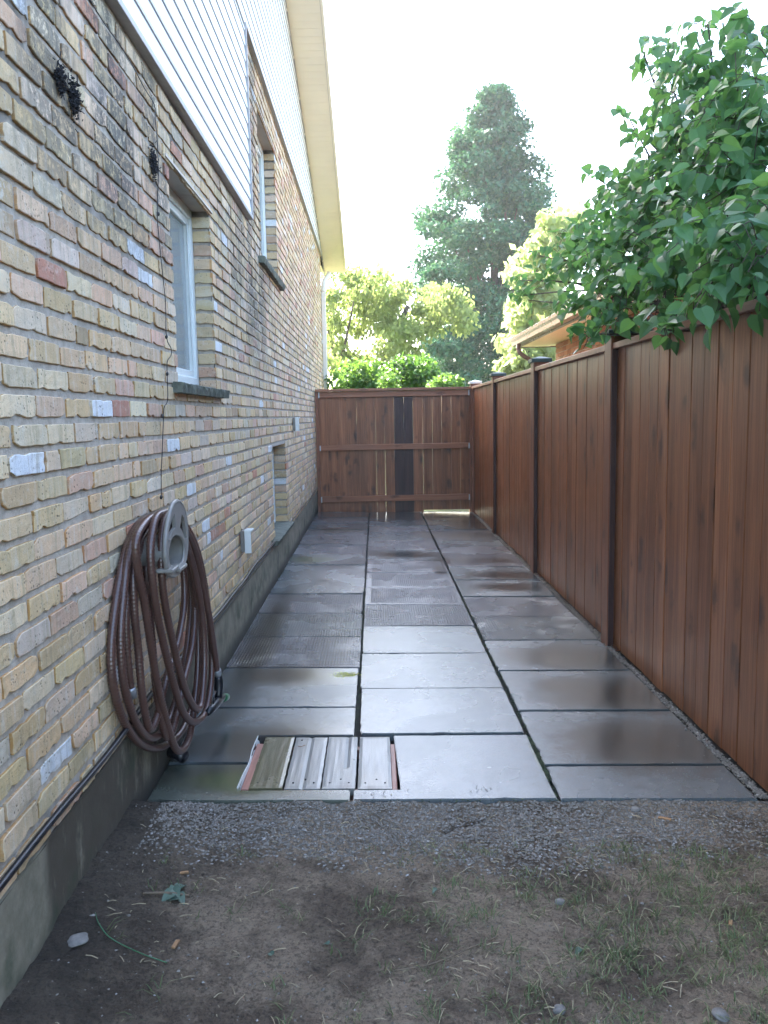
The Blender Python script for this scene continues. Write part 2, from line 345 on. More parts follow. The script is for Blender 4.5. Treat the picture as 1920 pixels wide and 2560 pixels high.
t = NT('orange_brick'); i = t.island(); c = t.mix(i, (.34, .13, .07), (.50, .24, .13))
M['nbrick'] = t.done(Base_Color=c, Roughness=.85, Normal=t.bump(t.noise(60, 4), .5, .004))

# ================================================================ THE HOUSE
XW = -.885; CH = .0737; FZ = .325; YEND = 14.3; Z2 = 4.185; Z1 = 2.863; YP = 6.058
house = thing('brick_house', (XW, 7, 0), 'house of old buff brick with white siding above, left of the paving', 'house')
WIN = [(3.70, 4.60, 1.585, 2.552), (6.70, 7.81, 2.69, 3.88), (6.93, 7.96, .362, 1.17)]
COLS = [(.65, .49, .31)]*12 + [(.61, .445, .26)]*9 + [(.64, .455, .31)]*6 + [(.69, .55, .39)]*9 + [(.56, .42, .25)]*6 + [(.61, .40, .285)]*4 + [(.45, .33, .21), (.50, .25, .17), (.63, .54, .43), (.62, .50, .41)]
def bcol(r):
    if r.random() < .03: return (.68, .70, .72)
    c = r.choice(COLS); k = r.uniform(.84, 1.12); return tuple(min(.8, x*k*r.uniform(.96, 1.04)) for x in c)
def brick(mb, O, U, V, N_, L, H, nu, nv, r, jit, colr, depth=.009):
    """one brick: O corner, U along, V up, N_ outward; ragged outline, rounded arris"""
    us = [i/(nu-1) for i in range(nu)]; vs_ = [i/(nv-1) for i in range(nv)]
    chip = [r.uniform(0, 1)**5*.010 for _ in range(4)]; out = r.uniform(-.003, .003); tl = r.uniform(-.003, .003)
    P = {}; sl0, sl1 = r.uniform(-.002, .002), r.uniform(-.002, .002)
    for a, u in enumerate(us):
        for b, v in enumerate(vs_):
            e = (a in (0, nu-1)) or (b in (0, nv-1))
            pu, pv = u*L, v*H
            q1, q2, q3, q4 = [abs(r.gauss(0, .28))*jit + (r.uniform(.8, 2.2)*jit if r.random() < .10 else 0) for _ in range(4)]
            if a == 0: pu += q1 + sl0*v
            if a == nu-1: pu -= q2 + sl1*v
            if b == 0: pv += q3*1.4
            if b == nv-1: pv -= q4*.7
            if e and (a in (0, nu-1)) and (b in (0, nv-1)):
                q = chip[(a > 0)*2 + (b > 0)]; pu += q if a == 0 else -q; pv += q if b == 0 else -q
            P[a, b] = (pu, pv, out + tl*(u-.5) + r.uniform(-.0006, .0006))
    vl = []; idx = {}
    def put(k, p): idx[k] = len(vl); vl.append(O + U*p[0] + V*p[1] + N_*p[2])
    be = .0018
    for (a, b), p in P.items():
        q = list(p)
        if a == 0: q[0] += be
        if a == nu-1: q[0] -= be
        if b == 0: q[1] += be
        if b == nv-1: q[1] -= be
        put(('f', a, b), q)
    per = [(a, 0) for a in range(nu)] + [(nu-1, b) for b in range(1, nv)] + [(a, nv-1) for a in range(nu-2, -1, -1)] + [(0, b) for b in range(nv-2, 0, -1)]
    for k in per:
        p = P[k]; put(('e',)+k, (p[0], p[1], p[2]-be)); put(('b',)+k, (p[0], p[1], -depth-.004))
    fs = [(idx['f', a, b], idx['f', a+1, b], idx['f', a+1, b+1], idx['f', a, b+1]) for a in range(nu-1) for b in range(nv-1)]
    n = len(per)
    for i in range(n):
        p, q = per[i], per[(i+1) % n]
        fs.append((idx[('f',)+p], idx[('e',)+p], idx[('e',)+q], idx[('f',)+q]))
        fs.append((idx[('e',)+p], idx[('b',)+p], idx[('b',)+q], idx[('e',)+q]))
    side = (colr[0]*.80, colr[1]*.62, colr[2]*.42); nf = (nu-1)*(nv-1)
    mb.add(vl, fs[:nf], 0, colr); o = len(mb.v)-len(vl)
    for i, f in enumerate(fs[nf:]): mb.f.append(tuple(o+k for k in f)); mb.mi.append(0); mb.cols.append(side if i % 2 else colr)
rb = random.Random(11); mb = MB(); nc = int((Z2+.08-FZ)/CH)+1
for k in range(nc):
    z0 = FZ + k*CH; H = .0565
    spans = [(.9, YEND)]
    if z0 + H*.6 > Z1: spans = [(YP-.02, YEND)]
    for a, b, c_, d in WIN:
        if z0 + H*.6 > c_ and z0 + H*.4 < d:
            spans = [s for p, q in spans for s in (((p, a), (b, q)) if p < a and q > b else ((p, q),))]
    for p, q in spans:
        yy = p if p > 1 else p - rb.uniform(0, .2)
        first = True
        while yy < q - .03:
            L = rb.choice([.198, .200, .196, .204, .192, .206]) if not (first and k % 2) else .10
            if rb.random() < .10: L = .098
            first = False; L = min(L, q-yy)
            if q - yy - L < .05: L = q-yy
            near = yy < 5.0
            nu, nv = (8, 5) if yy < 3.6 else ((6, 4) if near else (4, 3))
            wv = .0035*noise.noise(Vector((yy*1.3, z0*9, 2)))
            brick(mb, Vector((XW, yy, z0+wv)), Vector((0, 1, 0)), Vector((0, 0, 1)), Vector((1, 0, 0)), L, H + rb.uniform(-.0025, .0025), nu, nv, rb, .0034 if near else .002, bcol(rb))
            yy += L + rb.uniform(.007, .014)
bricks = obj('brick_facing', mb, M['brick'], house, smooth=False, flip=False)
# mortar sheet 14 mm behind the brick faces, with the window holes left open
ys = sorted({.8, YEND-.01, YP} | {v for q in WIN for v in q[:2]}); zs = sorted({FZ-.005, Z1, Z2+.1} | {v for q in WIN for v in q[2:]})
mb = MB()
for i in range(len(ys)-1):
    for j in range(len(zs)-1):
        cy_, cz = (ys[i]+ys[i+1])/2, (zs[j]+zs[j+1])/2
        if any(a < cy_ < b and c_ < cz < d for a, b, c_, d in WIN): continue
        mb.add([(XW-.0075, ys[i], zs[j]), (XW-.0075, ys[i+1], zs[j]), (XW-.0075, ys[i+1], zs[j+1]), (XW-.0075, ys[i], zs[j+1])], [(0, 1, 2, 3)])
obj('mortar', mb, M['mortar'], house, flip=False)
# body behind, reveals, end wall
mb = MB(); mb.box(XW-7, XW-.30, .8, YEND-.03, 0, Z2+.1); mb.box(XW-.30, XW-.02, .81, .84, 0, 4.2)
obj('inner_wall', mb, M['dark'], house)
mb = MB(); mb.box(XW-6.9, XW-.004, YEND-.05, YEND-.012, FZ, Z2); obj('end_wall', mb, M['mortar'], house)
# foundation (parged, slightly uneven face)
mb = MB(); nY, nZ = 260, 10; vs = []; y0_, y1_ = .8, YEND
for i in range(nY+1):
    yy = y0_ + (y1_-y0_)*(i/nY)**1.6
    for j in range(nZ+1):
        zz = -.25 + (FZ+.25-.002)*j/nZ
        if j == nZ: zz += .006*noise.noise(Vector((yy*4, 0, 5)))
        xx = XW + .001 + .005*noise.noise(Vector((yy*3, zz*6, 1))) + (.006 if yy < 2.0 else 0)
        vs.append((xx, yy, zz))
fs = [(i*(nZ+1)+j, (i+1)*(nZ+1)+j, (i+1)*(nZ+1)+j+1, i*(nZ+1)+j+1) for i in range(nY) for j in range(nZ)]
mb.add(vs, fs)
mb.add([(XW+.004, y0_, FZ-.003), (XW+.004, y1_, FZ-.003), (XW-.1, y1_, FZ-.003), (XW-.1, y0_, FZ-.003)], [(0, 1, 2, 3)])
obj('foundation', mb, M['foundation'], house, smooth=True, flip=False)

# siding: lapped boards with a real butt edge
def siding(name, y0, y1, z0, z1, lap=.1045, proud=.007, clip=None):
    mb = MB(); z_ = z0
    while z_ < z1 - .01:
        zt = min(z_+lap, z1); xa, xb = XW + .012 + proud + .006, XW + .012
        ye = y1
        if clip: ye = min(y1, clip(zt)); 
        if ye <= y0: break
        yb = min(y1, clip(z_)) if clip else y1
        vs = [(xa, y0, z_+.010), (xa, yb, z_+.010), (xb+.002, ye, zt+.003), (xb+.002, y0, zt+.003), (xa-.004, y0, z_), (xa-.004, yb, z_), (xb-.004, yb, z_), (xb-.004, y0, z_)]
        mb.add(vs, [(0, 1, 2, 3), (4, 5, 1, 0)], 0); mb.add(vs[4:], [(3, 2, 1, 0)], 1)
        z_ += lap
    return obj(name, mb, [M['siding'], M['siding_trim']], house, flip=False)
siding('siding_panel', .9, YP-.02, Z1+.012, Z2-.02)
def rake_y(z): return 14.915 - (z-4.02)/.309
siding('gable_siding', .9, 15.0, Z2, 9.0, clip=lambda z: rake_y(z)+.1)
mb = MB(); mb.box(XW-.012, XW+.034, YP-.022, YP, Z1, Z2); mb.box(XW-.012, XW+.036, .9, YP-.022, Z1-.022, Z1+.006)
mb.box(XW-.012, XW+.034, YP, YEND, Z2-.014, Z2+.004)
obj('siding_trim', mb, M['siding_trim'], house, bevel=.002)
# rake overhang: soffit with board grooves, fascia, roof deck
def rk(y): return 4.02 + (14.915-y)*.309
mb = MB(); y = -1.0; XO = -.50
while y < 14.9:
    ye = min(y+.105, 14.93)
    for xa, xb in ((XW+.012, XO),):
        vs = [(xa, y+.004, rk(y)), (xb, y+.004, rk(y)-.0), (xb, ye, rk(ye)), (xa, ye, rk(ye)), (xa, y+.004, rk(y)+.01), (xb, y+.004, rk(y)+.01), (xb, ye, rk(ye)+.01), (xa, ye, rk(ye)+.01)]
        mb.add(vs, [(0, 3, 2, 1), (0, 1, 5, 4), (2, 3, 7, 6)])
    y += .105
obj('soffit', mb, M['soffit'], house, flip=False)
mb = MB(); ya, yb = -1.0, 14.93
mb.add([(XW-7, ya, rk(ya)+.02), (XO+.03, ya, rk(ya)+.02), (XO+.03, yb, rk(yb)+.02), (XW-7, yb, rk(yb)+.02), (XW-7, ya, rk(ya)+.20), (XO+.03, ya, rk(ya)+.20), (XO+.03, yb, rk(yb)+.20), (XW-7, yb, rk(yb)+.20)],
       [(0, 3, 2, 1), (4, 5, 6, 7), (0, 1, 5, 4), (1, 2, 6, 5), (2, 3, 7, 6), (3, 0, 4, 7)])
obj('roof', mb, M['roof'], house)
mb = MB()
mb.add([(XO+.031, ya, rk(ya)-.01), (XO+.031, yb, rk(yb)-.01), (XO+.031, yb, rk(yb)+.16), (XO+.031, ya, rk(ya)+.16), (XO+.003, ya, rk(ya)-.01), (XO+.003, yb, rk(yb)-.01), (XO+.003, yb, rk(yb)+.16), (XO+.003, ya, rk(ya)+.16)],
       [(0, 1, 2, 3), (7, 6, 5, 4), (0, 4, 5, 1), (3, 2, 6, 7), (1, 5, 6, 2), (0, 3, 7, 4)])
mb.box(XW-2, XO+.03, 14.932, 14.95, rk(14.93)-.01, rk(14.93)+.17)
mb.box(XW-2, XW+.01, YEND+.005, 14.93, rk(14.93)-.004, rk(14.93)+.004)
obj('fascia', mb, M['soffit'], house)
mb = MB(); y = 0
while y < 14.9:                                  # dashed shadow strip: J-channel pieces where siding meets soffit
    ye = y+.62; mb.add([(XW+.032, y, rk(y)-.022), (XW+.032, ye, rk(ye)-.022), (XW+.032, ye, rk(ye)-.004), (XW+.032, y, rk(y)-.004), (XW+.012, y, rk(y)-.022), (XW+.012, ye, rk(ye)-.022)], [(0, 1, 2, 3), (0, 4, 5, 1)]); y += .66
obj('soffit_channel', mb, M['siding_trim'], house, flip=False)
# downpipe at the far corner
mb = MB(); mb.box(XW+.004, XW+.075, YEND-.12, YEND-.02, .1, 3.55); mb.tube([(XW+.04, YEND-.07, 3.55), (XW+.05, YEND+.02, 3.75), (XW+.12, YEND+.4, 3.95)], .045, 8)
obj('downpipe', mb, M['alu'], house, bevel=.006)

# windows
def window(y0, y1, z0, z1, rev, curtain=True, sill=None, lintel=True):
    xf = XW - rev
    mb = MB(); fw = .052
    mb.box(xf-.06, xf, y0, y0+fw, z0, z1); mb.box(xf-.06, xf, y1-fw, y1, z0, z1); mb.box(xf-.06, xf, y0+fw, y1-fw, z1-fw, z1); mb.box(xf-.06, xf+.004, y0+fw, y1-fw, z0, z0+.06)
    fr = obj('window', mb, M['white'], house, bevel=.004)
    s0, s1, t0, t1 = y0+fw, y1-fw, z0+.06, z1-fw; sw = .038; mb = MB()
    mb.box(xf-.045, xf-.012, s0, s0+sw, t0, t1); mb.box(xf-.045, xf-.012, s1-sw, s1, t0, t1); mb.box(xf-.045, xf-.012, s0+sw, s1-sw, t1-sw, t1); mb.box(xf-.045, xf-.012, s0+sw, s1-sw, t0, t0+sw)
    sub('sash', mb, M['white'], fr, bevel=.003)
    mb = MB(); mb.box(xf-.034, xf-.028, s0+sw, s1-sw, t0+sw, t1-sw); sub('pane', mb, M['glass'], fr)
    mb = MB(); n = 40
    vs = [(xf-.14 + .018*math.sin(i*1.4), s0 + (s1-s0)*i/n, zz) for zz in (t0, t1) for i in range(n+1)]
    mb.add(vs, [(i, i+1, n+2+i, n+1+i) for i in range(n)]); sub('curtain', mb, M['curtain'], fr, smooth=True, flip=False)
    # brick jambs: far one faces the camera
    for yj, sg in ((y1, -1), (y0, 1)):
        mj = MB(); k0 = int((z0-FZ)/CH); 
        for k in range(k0, int((z1-FZ)/CH)+1):
            zb = FZ + k*CH; za, zc = max(zb, z0), min(zb+.058, z1)
            if zc - za < .02: continue
            brick(mj, Vector((XW-.003, yj, za)), Vector((-1, 0, 0)), Vector((0, 0, 1)), Vector((0, sg, 0)), rev-.002, zc-za, 5, 4, rb, .002, tuple(v*.9 for v in bcol(rb)), depth=.010)
        mj.add([(XW-.012, yj-sg*.009, z0), (xf-.06, yj-sg*.009, z0), (xf-.06, yj-sg*.009, z1), (XW-.012, yj-sg*.009, z1)], [(0, 1, 2, 3)], 1)
        sub('jamb', mj, [M['jamb'], M['mortar']], fr, flip=False)
    if lintel:
        mb = MB(); mb.box(xf-.06, XW+.006, y0-.06, y1+.05, z1+.001, z1+.010); mb.box(XW+.001, XW+.007, y0-.06, y1+.05, z1-.004, z1+.001)
        sub('lintel', mb, M['lintel'], fr)
    else:
        mb = MB(); mb.box(xf-.06, XW-.004, y0-.02, y1+.02, z1+.004, z1+.03); sub('lintel', mb, M['mortar'], fr)
    # rough stone sill
    a, b, zt, th, pr = sill; rs = random.Random(int(a*10)); n = 44; vs = []
    prof = [(xf-.02, zt-.0), (XW+pr*.6, zt-.010), (XW+pr, zt-.014), (XW+pr*.97, zt-.5*th), (XW+pr*.8, zt-th), (xf, zt-th)]
    for i in range(n+1):
        yy = a + (b-a)*i/n
        for j, (px, pz) in enumerate(prof):
            q = 0 if j in (0, 5) else 1
            vs.append((px + q*rs.uniform(-.006, .003), yy, pz + q*rs.uniform(-.003, .003)))
    m = len(prof); fs = [(i*m+j, (i+1)*m+j, (i+1)*m+(j+1) % m, i*m+(j+1) % m) for i in range(n) for j in range(m)] + [tuple(range(m)), tuple(n*m+j for j in range(m))[::-1]]
    mb = MB(); mb.add(vs, fs); sub('sill', mb, M['stone'], fr)
    return fr
window(*WIN[0], .10, sill=(3.60, 4.72, 1.592, .055, .05))
window(*WIN[1], .10, sill=(6.52, 7.98, 2.695, .06, .05))
window(*WIN[2], .12, sill=(6.72, 8.02, .402, .05, .06), lintel=False)

# fittings on the wall
def outlet(loc, label):
    x, y, z = loc; o = thing('outlet_cover', loc, label, 'outlet cover')
    mb = MB(); mb.box(x, x+.028, y-.055, y+.055, z-.07, z+.07); obj('back_box', mb, M['grey_plastic'], o, bevel=.006, seg=2)
    mb = MB(); mb.box(x+.028, x+.070, y-.062, y-.052, z-.075, z+.075); mb.box(x+.028, x+.075, y-.052, y+.05, z+.062, z+.075); mb.box(x+.029, x+.034, y-.035, y+.035, z-.045, z+.045)
    obj('cover', mb, M['white'], o, bevel=.003)
outlet((XW+.002, 5.20, .63), 'weathered outlet cover low on the brick wall, between hose and basement window')
outlet((XW+.002, 8.75, 1.35), 'small outlet cover high on the brick wall above and beyond the basement window')

# cables
r1 = random.Random(5)
def cable(name, y0, y1, z, rad_, label, sag=.006, n=120, extra=None, x=.010):
    pts = []
    for i in range(n+1):
        yy = y0 + (y1-y0)*i/n
        pts.append((XW+x+rad_+.003*math.sin(yy*3.1), yy, z + sag*math.sin(yy*2.3) + .004*math.sin(yy*7)))
    mb = MB(); mb.tube(pts, rad_, 8); return tag(obj(name, mb, M['black'], smooth=True), label, 'cable')
cable('power_cable', 1.2, 6.72, .384, .0095, 'black power cable clipped along the lowest brick courses from the near left edge')
cable('thin_cable', 3.3, 6.70, .352, .006, 'thin dark cable running just under the thick black one beyond the hose')
cable('power_cable', 8.05, 14.1, .372, .005, 'dark cable along the brick base beyond the basement window')
pp = [(225, 0), (262, 60), (300, 112), (332, 165), (362, 222), (386, 262), (388, 300), (393, 350), (396, 440), (393, 533), (398, 600), (407, 690), (414, 760), (416, 842), (428, 872), (427, 890), (418, 905), (418, 940), (419, 1000), (410, 1020), (408, 1060), (405, 1140), (403, 1180), (403, 1240)]
P3 = [atX(x, y, XW+.012) for x, y in pp]
def smooth_pts(P, m=5, closed=False):
    out = []; N = len(P); P = [Vector(p) for p in P]
    for i in range(N if closed else N-1):
        a, b, c_, d = (P[(i-1) % N], P[i], P[(i+1) % N], P[(i+2) % N]) if closed else (P[max(i-1, 0)], P[i], P[i+1], P[min(i+2, N-1)])
        for k in range(m):
            s = k/m; out.append(.5*((2*b) + (c_-a)*s + (2*a-5*b+4*c_-d)*s*s + (-a+3*b-3*c_+d)*s**3))
    if not closed: out.append(P[-1])
    return out
mb = MB(); mb.tube(smooth_pts(P3, 4), .0019, 5)
for (x, y) in ((396, 535), (416, 842), (418, 935), (405, 1040), (403, 1243)):
    q = atX(x, y, XW+.014); mb.tube([q+Vector((0, -.004, -.007)), q, q+Vector((0, .004, .007))], lambda i: (.004, .007, .004)[i], 6)
tag(obj('wall_wire', mb, M['wire'], smooth=True), 'thin black wire hanging down the brick wall left of the first window', 'wire')
for i, (x, y, s, lab) in enumerate([(152, 200, .035, 'black dead vine clump on the bricks at upper left'), (187, 246, .05, 'larger black dead vine clump just right of the upper left one'), (385, 408, .055, 'black dead vine clump beside the top of the first window')]):
    c0 = atX(x, y, XW+.012); mb = MB()
    for k in range(60):
        a = c0 + Vector((r1.uniform(-.006, .008), r1.gauss(0, s*.5), r1.gauss(0, s*.6))); b = a + Vector((r1.uniform(-.004, .008), r1.gauss(0, .008), r1.gauss(0, .009)))
        mb.tube([a, b], r1.uniform(.001, .0022), 4)
    for k in range(330): stone(mb, c0 + Vector((r1.uniform(-.006, .004), r1.gauss(0, s*.33), r1.gauss(0, s*.42))), r1.uniform(.003, .008), r1)
    tag(obj('dead_vine', mb, M['ivy_dead']), lab, 'dead vine')

# ================================================================ HOSE + HOLDER
def hp(u, v, c): return atX(200+u/2.95, 1200+v/2.95, c)
hold = thing('hose_holder', (XW, 2.6, .9), 'grey plastic hose hanger with a pointed front plate on the brick wall', 'hose holder')
XPL = -.745
OUTL = [(705, 155), (740, 190), (762, 270), (772, 400), (770, 520), (752, 610), (722, 665), (690, 700), (655, 706), (632, 680), (618, 600), (613, 520), (618, 400), (640, 270), (668, 180)]
OPEN = [(692, 398), (725, 412), (748, 460), (754, 540), (744, 600), (715, 634), (655, 640), (636, 612), (630, 540), (642, 460), (664, 412)]
def hitpoly(poly, c_, th):
    d = (math.cos(th), -math.sin(th)); best = 1e9
    for (a, b), (p, q) in zip(poly, poly[1:]+poly[:1]):
        ex, ey = p-a, q-b; den = d[0]*ey - d[1]*ex
        if abs(den) < 1e-9: continue
        t_ = ((a-c_[0])*ey - (b-c_[1])*ex)/den; s_ = ((a-c_[0])*d[1] - (b-c_[1])*d[0])/den
        if t_ > 0 and -1e-6 <= s_ <= 1+1e-6: best = min(best, t_)
    return (c_[0]+d[0]*best, c_[1]+d[1]*best)
def rounded(poly, n=60): return [tuple(v)[:2] for v in smooth_pts([Vector((u, v, 0)) for u, v in poly], 6, True)]
n = 96; T = .012; CC = (692, 520); o2, i2 = rounded(OUTL), rounded(OPEN)
ths = [2*math.pi*i/n for i in range(n)]
pO = [hitpoly(o2, CC, th) for th in ths]; pI = [hitpoly(i2, CC, th) for th in ths]
lp_ = lambda a, b, k: (a[0]*(1-k)+b[0]*k, a[1]*(1-k)+b[1]*k)
O = [hp(*p, XPL) for p in pO]; I = [hp(*p, XPL) for p in pI]; A = [hp(*lp_(i, o_, .22), XPL) for i, o_ in zip(pI, pO)]; B = [hp(*lp_(i, o_, .70), XPL) for i, o_ in zip(pI, pO)]
mb = MB(); TX_ = Vector((T, 0, 0))
for k in range(n):
    j = (k+1) % n; deg = (k+.5)*360/n; opn = (52 < deg < 84) or (94 < deg < 128)
    for (P, Q) in (((I, A), (A, B), (B, O)) if not opn else ((I, A), (B, O))):
        mb.add([P[k]+TX_, P[j]+TX_, Q[j]+TX_, Q[k]+TX_], [(0, 1, 2, 3)]); mb.add([P[k], P[j], Q[j], Q[k]], [(3, 2, 1, 0)])
    for P in ([A, B] if opn else []): mb.add([P[k], P[j], P[j]+TX_, P[k]+TX_], [(0, 1, 2, 3)])
for k in range(n):
    deg = k*360/n
    if any(abs(deg-e) < 1.9 for e in (52.5, 82.5, 93.75, 127.5)): mb.add([A[k], B[k], B[k]+TX_, A[k]+TX_], [(0, 1, 2, 3)])
mb.tube([p+TX_*.5 for p in O], .0085, 8, closed=True); mb.tube([p+TX_*.5 for p in I], .0065, 8, closed=True)
obj('front_plate', mb, M['grey_plastic'], hold, flip=False)
mb = MB(); back = [Vector((XW+.012, p.y, p.z)) for p in I]
for k in range(n):
    j = (k+1) % n; mb.add([back[k], back[j], I[j], I[k]], [(0, 1, 2, 3)])
mb.add(back, [tuple(range(n))])
obj('drum', mb, M['grey_plastic'], hold, smooth=False, flip=False)
for (u0, u1, v0, v1) in ((622, 668, 662, 690), (680, 735, 655, 682)):
    a_, b_ = hp(u0, v1, XPL), hp(u1, v0, XPL); mb = MB(); mb.box(XPL-.03, XPL+.030, a_.y, b_.y, a_.z, a_.z+.014); obj('tray_lip', mb, M['grey_plastic'], hold, bevel=.003)

hose = thing('garden_hose', (XW+.15, 2.65, .3), 'long brown ribbed garden hose coiled in hanging loops on the wall hanger', 'garden hose')
LOOPS = [  # (u, v, plane x)
 [(640, 258, -0.765), (605, 400, -0.764), (600, 640, -0.764), (625, 900, -0.763), (685, 1200, -0.763), (760, 1500, -0.761), (830, 1660, -0.759), (880, 1680, -0.757), (905, 1560, -0.755), (918, 1300, -0.755), (900, 1000, -0.756), (850, 700, -0.758), (770, 430, -0.763), (700, 275, -0.765)],
 [(590, 252, -0.785), (540, 340, -0.784), (520, 560, -0.782), (555, 900, -0.780), (615, 1200, -0.778), (690, 1500, -0.775), (765, 1720, -0.773), (845, 1785, -0.768), (925, 1710, -0.763), (965, 1500, -0.760), (970, 1250, -0.760), (945, 950, -0.763), (890, 620, -0.769), (815, 400, -0.774), (700, 262, -0.782)],
 [(540, 272, -0.812), (460, 340, -0.811), (412, 450, -0.810), (425, 650, -0.810), (475, 900, -0.808), (520, 1200, -0.806), (570, 1500, -0.803), (640, 1790, -0.801), (700, 1970, -0.799), (755, 1990, -0.796), (810, 1880, -0.793), (845, 1650, -0.791), (870, 1350, -0.790), (865, 1000, -0.792), (820, 650, -0.797), (740, 380, -0.805), (640, 272, -0.810)],
 [(560, 268, -0.863), (440, 320, -0.864), (350, 480, -0.866), (295, 700, -0.867), (250, 1000, -0.868), (230, 1250, -0.868), (240, 1480, -0.867), (300, 1720, -0.864), (400, 1900, -0.861), (520, 1975, -0.855), (640, 1950, -0.850), (750, 1850, -0.842), (830, 1650, -0.837), (870, 1400, -0.835), (860, 1050, -0.837), (815, 700, -0.842), (740, 420, -0.851), (650, 290, -0.859)],
 [(520, 290, -0.846), (420, 370, -0.848), (355, 560, -0.849), (320, 850, -0.850), (300, 1150, -0.850), (315, 1450, -0.849), (360, 1650, -0.847), (430, 1820, -0.844), (520, 1900, -0.840), (610, 1850, -0.836), (690, 1680, -0.830), (760, 1400, -0.826), (800, 1150, -0.825), (815, 850, -0.828), (770, 520, -0.836), (660, 310, -0.843)],
 [(570, 300, -0.837), (480, 420, -0.838), (400, 640, -0.838), (400, 950, -0.837), (430, 1250, -0.836), (455, 1550, -0.833), (495, 1790, -0.831), (530, 1830, -0.829), (580, 1700, -0.822), (640, 1450, -0.817), (730, 1150, -0.815), (770, 850, -0.817), (740, 520, -0.826), (650, 320, -0.835)],
 [(600, 290, -0.822), (520, 420, -0.822), (490, 650, -0.821), (510, 950, -0.820), (540, 1300, -0.819), (570, 1600, -0.816), (620, 1850, -0.814), (660, 1890, -0.812), (710, 1750, -0.806), (760, 1500, -0.802), (830, 1200, -0.800), (845, 900, -0.801), (790, 560, -0.809), (690, 310, -0.819)],
]
RH = .0142
def ribbed(mb, pts, closed=True):
    # resample evenly at ~3.2 mm so that rings alternate: ribs
    P = pts + ([pts[0]] if closed else []); L = [0]
    for a, b in zip(P, P[1:]): L.append(L[-1] + (b-a).length)
    n = int(L[-1]/.0044) // 3 * 3; out = []; j = 0
    for i in range(n + (0 if closed else 1)):
        s = L[-1]*i/n
        while j < len(L)-2 and L[j+1] < s: j += 1
        out.append(P[j].lerp(P[j+1], (s-L[j])/max(1e-9, L[j+1]-L[j])))
    mb.tube(out, lambda i: RH*(1.06, 1.02, .93)[i % 3], 10, closed=closed)
mb = MB()
for lp in LOOPS: ribbed(mb, smooth_pts([hp(*p) for p in lp], 10, True))
ribbed(mb, smooth_pts([hp(*p) for p in [(760, 330, -.765), (850, 520, -.76), (915, 800, -.75), (960, 1050, -.74), (990, 1250, -.74), (1010, 1400, -.74)]], 10), False)
ribbed(mb, smooth_pts([hp(*p) for p in [(520, 310, -.85), (380, 620, -.86), (340, 950, -.862), (345, 1250, -.862), (372, 1530, -.86)]], 10), False)
obj('hose_coil', mb, M['hose'], hose, smooth=True, flip=False)
mb = MB(); a, b = hp(1010, 1395, -.74), hp(1018, 1440, -.74)
mb.tube([a, a.lerp(b, .2), a.lerp(b, .8), b], lambda i: (.0155, .018, .018, .0155)[i], 12); obj('coupling', mb, M['grey_metal'], hose, smooth=True, flip=False); mb = MB()
a2, b2 = hp(372, 1530, -.86), hp(382, 1600, -.86); mb.tube([a2, a2.lerp(b2, .2), b2], lambda i: (.015, .018, .018)[i], 12)
obj('coupling', mb, M['grey_metal'], hose, smooth=True, flip=False)
mb = MB(); q = [hp(1018, 1440, -.74), hp(1022, 1470, -.74), hp(1024, 1530, -.74), hp(1022, 1580, -.74), hp(1022, 1625, -.74)]
mb.tube(q, lambda i: (.015, .0195, .021, .0175, .016)[i], 12)
mb.tube([hp(1055, 1600, -.735), hp(1010, 1640, -.74), hp(965, 1690, -.745), hp(940, 1720, -.75)], lambda i: (.015, .021, .019, .014)[i], 12)
mb.tube([hp(1000, 1560, -.732), hp(985, 1600, -.73), hp(985, 1650, -.73)], .004, 8)
nz = obj('nozzle', mb, M['black'], hose, smooth=True, flip=False)
mb = MB(); mb.tube([hp(1046, 1612, -.737), hp(1062, 1606, -.734), hp(1080, 1600, -.732)], lambda i: (.017, .0195, .0175)[i], 12)
sub('nozzle_tip', mb, M['green_plastic'], nz, smooth=True, flip=False)
# small black drain elbow under the coil, at the foot of the wall
e0 = G0 = None
mb = MB(); c0 = Vector((XW+.05, 2.98, .0))
mb.tube([(XW+.01, 3.22, .050), (XW+.045, 3.20, .048), (XW+.075, 3.18, .040)], .026, 12)
tag(obj('drain_cap', mb, M['black'], smooth=True), 'short black drain stub at the wall foot under the hose coil', 'drain pipe')

# ================================================================ PAVING
LR = [2.855, 3.175, 3.805, 4.436, 5.086, 5.712, 6.355, 6.993, 7.642, 8.24, 8.848, 9.44, 10.06, 10.70, 11.33, 11.97]
MR = [2.857, 3.471, 4.089, 4.724, 5.359, 5.985, 6.62, 7.25, 7.87, 8.487, 9.141, 9.78, 10.44, 11.08, 11.97]
RR = [2.855, 3.146, 3.755, 4.376, 4.993, 5.61, 6.254, 6.90, 7.51, 8.12, 8.768, 9.40, 10.05, 10.70, 11.35, 11.97]
LM = ['pvg', 'pv0', 'pv0', 'pv1', 'pv3', 'pv1', 'pv0', 'pv0', 'pv0', 'pv2', 'pv1', 'pv1', 'pv0', 'pv1', 'pv0']
MM = ['pv0', 'pv0', 'pv0', 'pv0', 'pv1', 'pv2', 'pv2', 'pv2', 'pv0', 'pv1', 'pv3', 'pv1', 'pv0', 'pv0']
RM = ['pv0', 'pv0', 'pv0', 'pv0', 'pv3', 'pv1', 'pv0', 'pv0', 'pv2', 'pv1', 'pv3', 'pv1', 'pv0', 'pv0', 'pv0']
ORD = ['front', 'second', 'third', 'fourth', 'fifth', 'sixth', 'seventh', 'eighth', 'ninth', 'tenth', 'eleventh', 'twelfth', 'thirteenth', 'fourteenth', 'fifteenth']
LOOKS = {'pv0': 'smooth wet concrete slab', 'pv1': 'pinkish ribbed concrete slab', 'pv2': 'ribbed plain bordered concrete slab', 'pv3': 'grey green ribbed concrete slab', 'pvg': 'mossy cut concrete slab'}
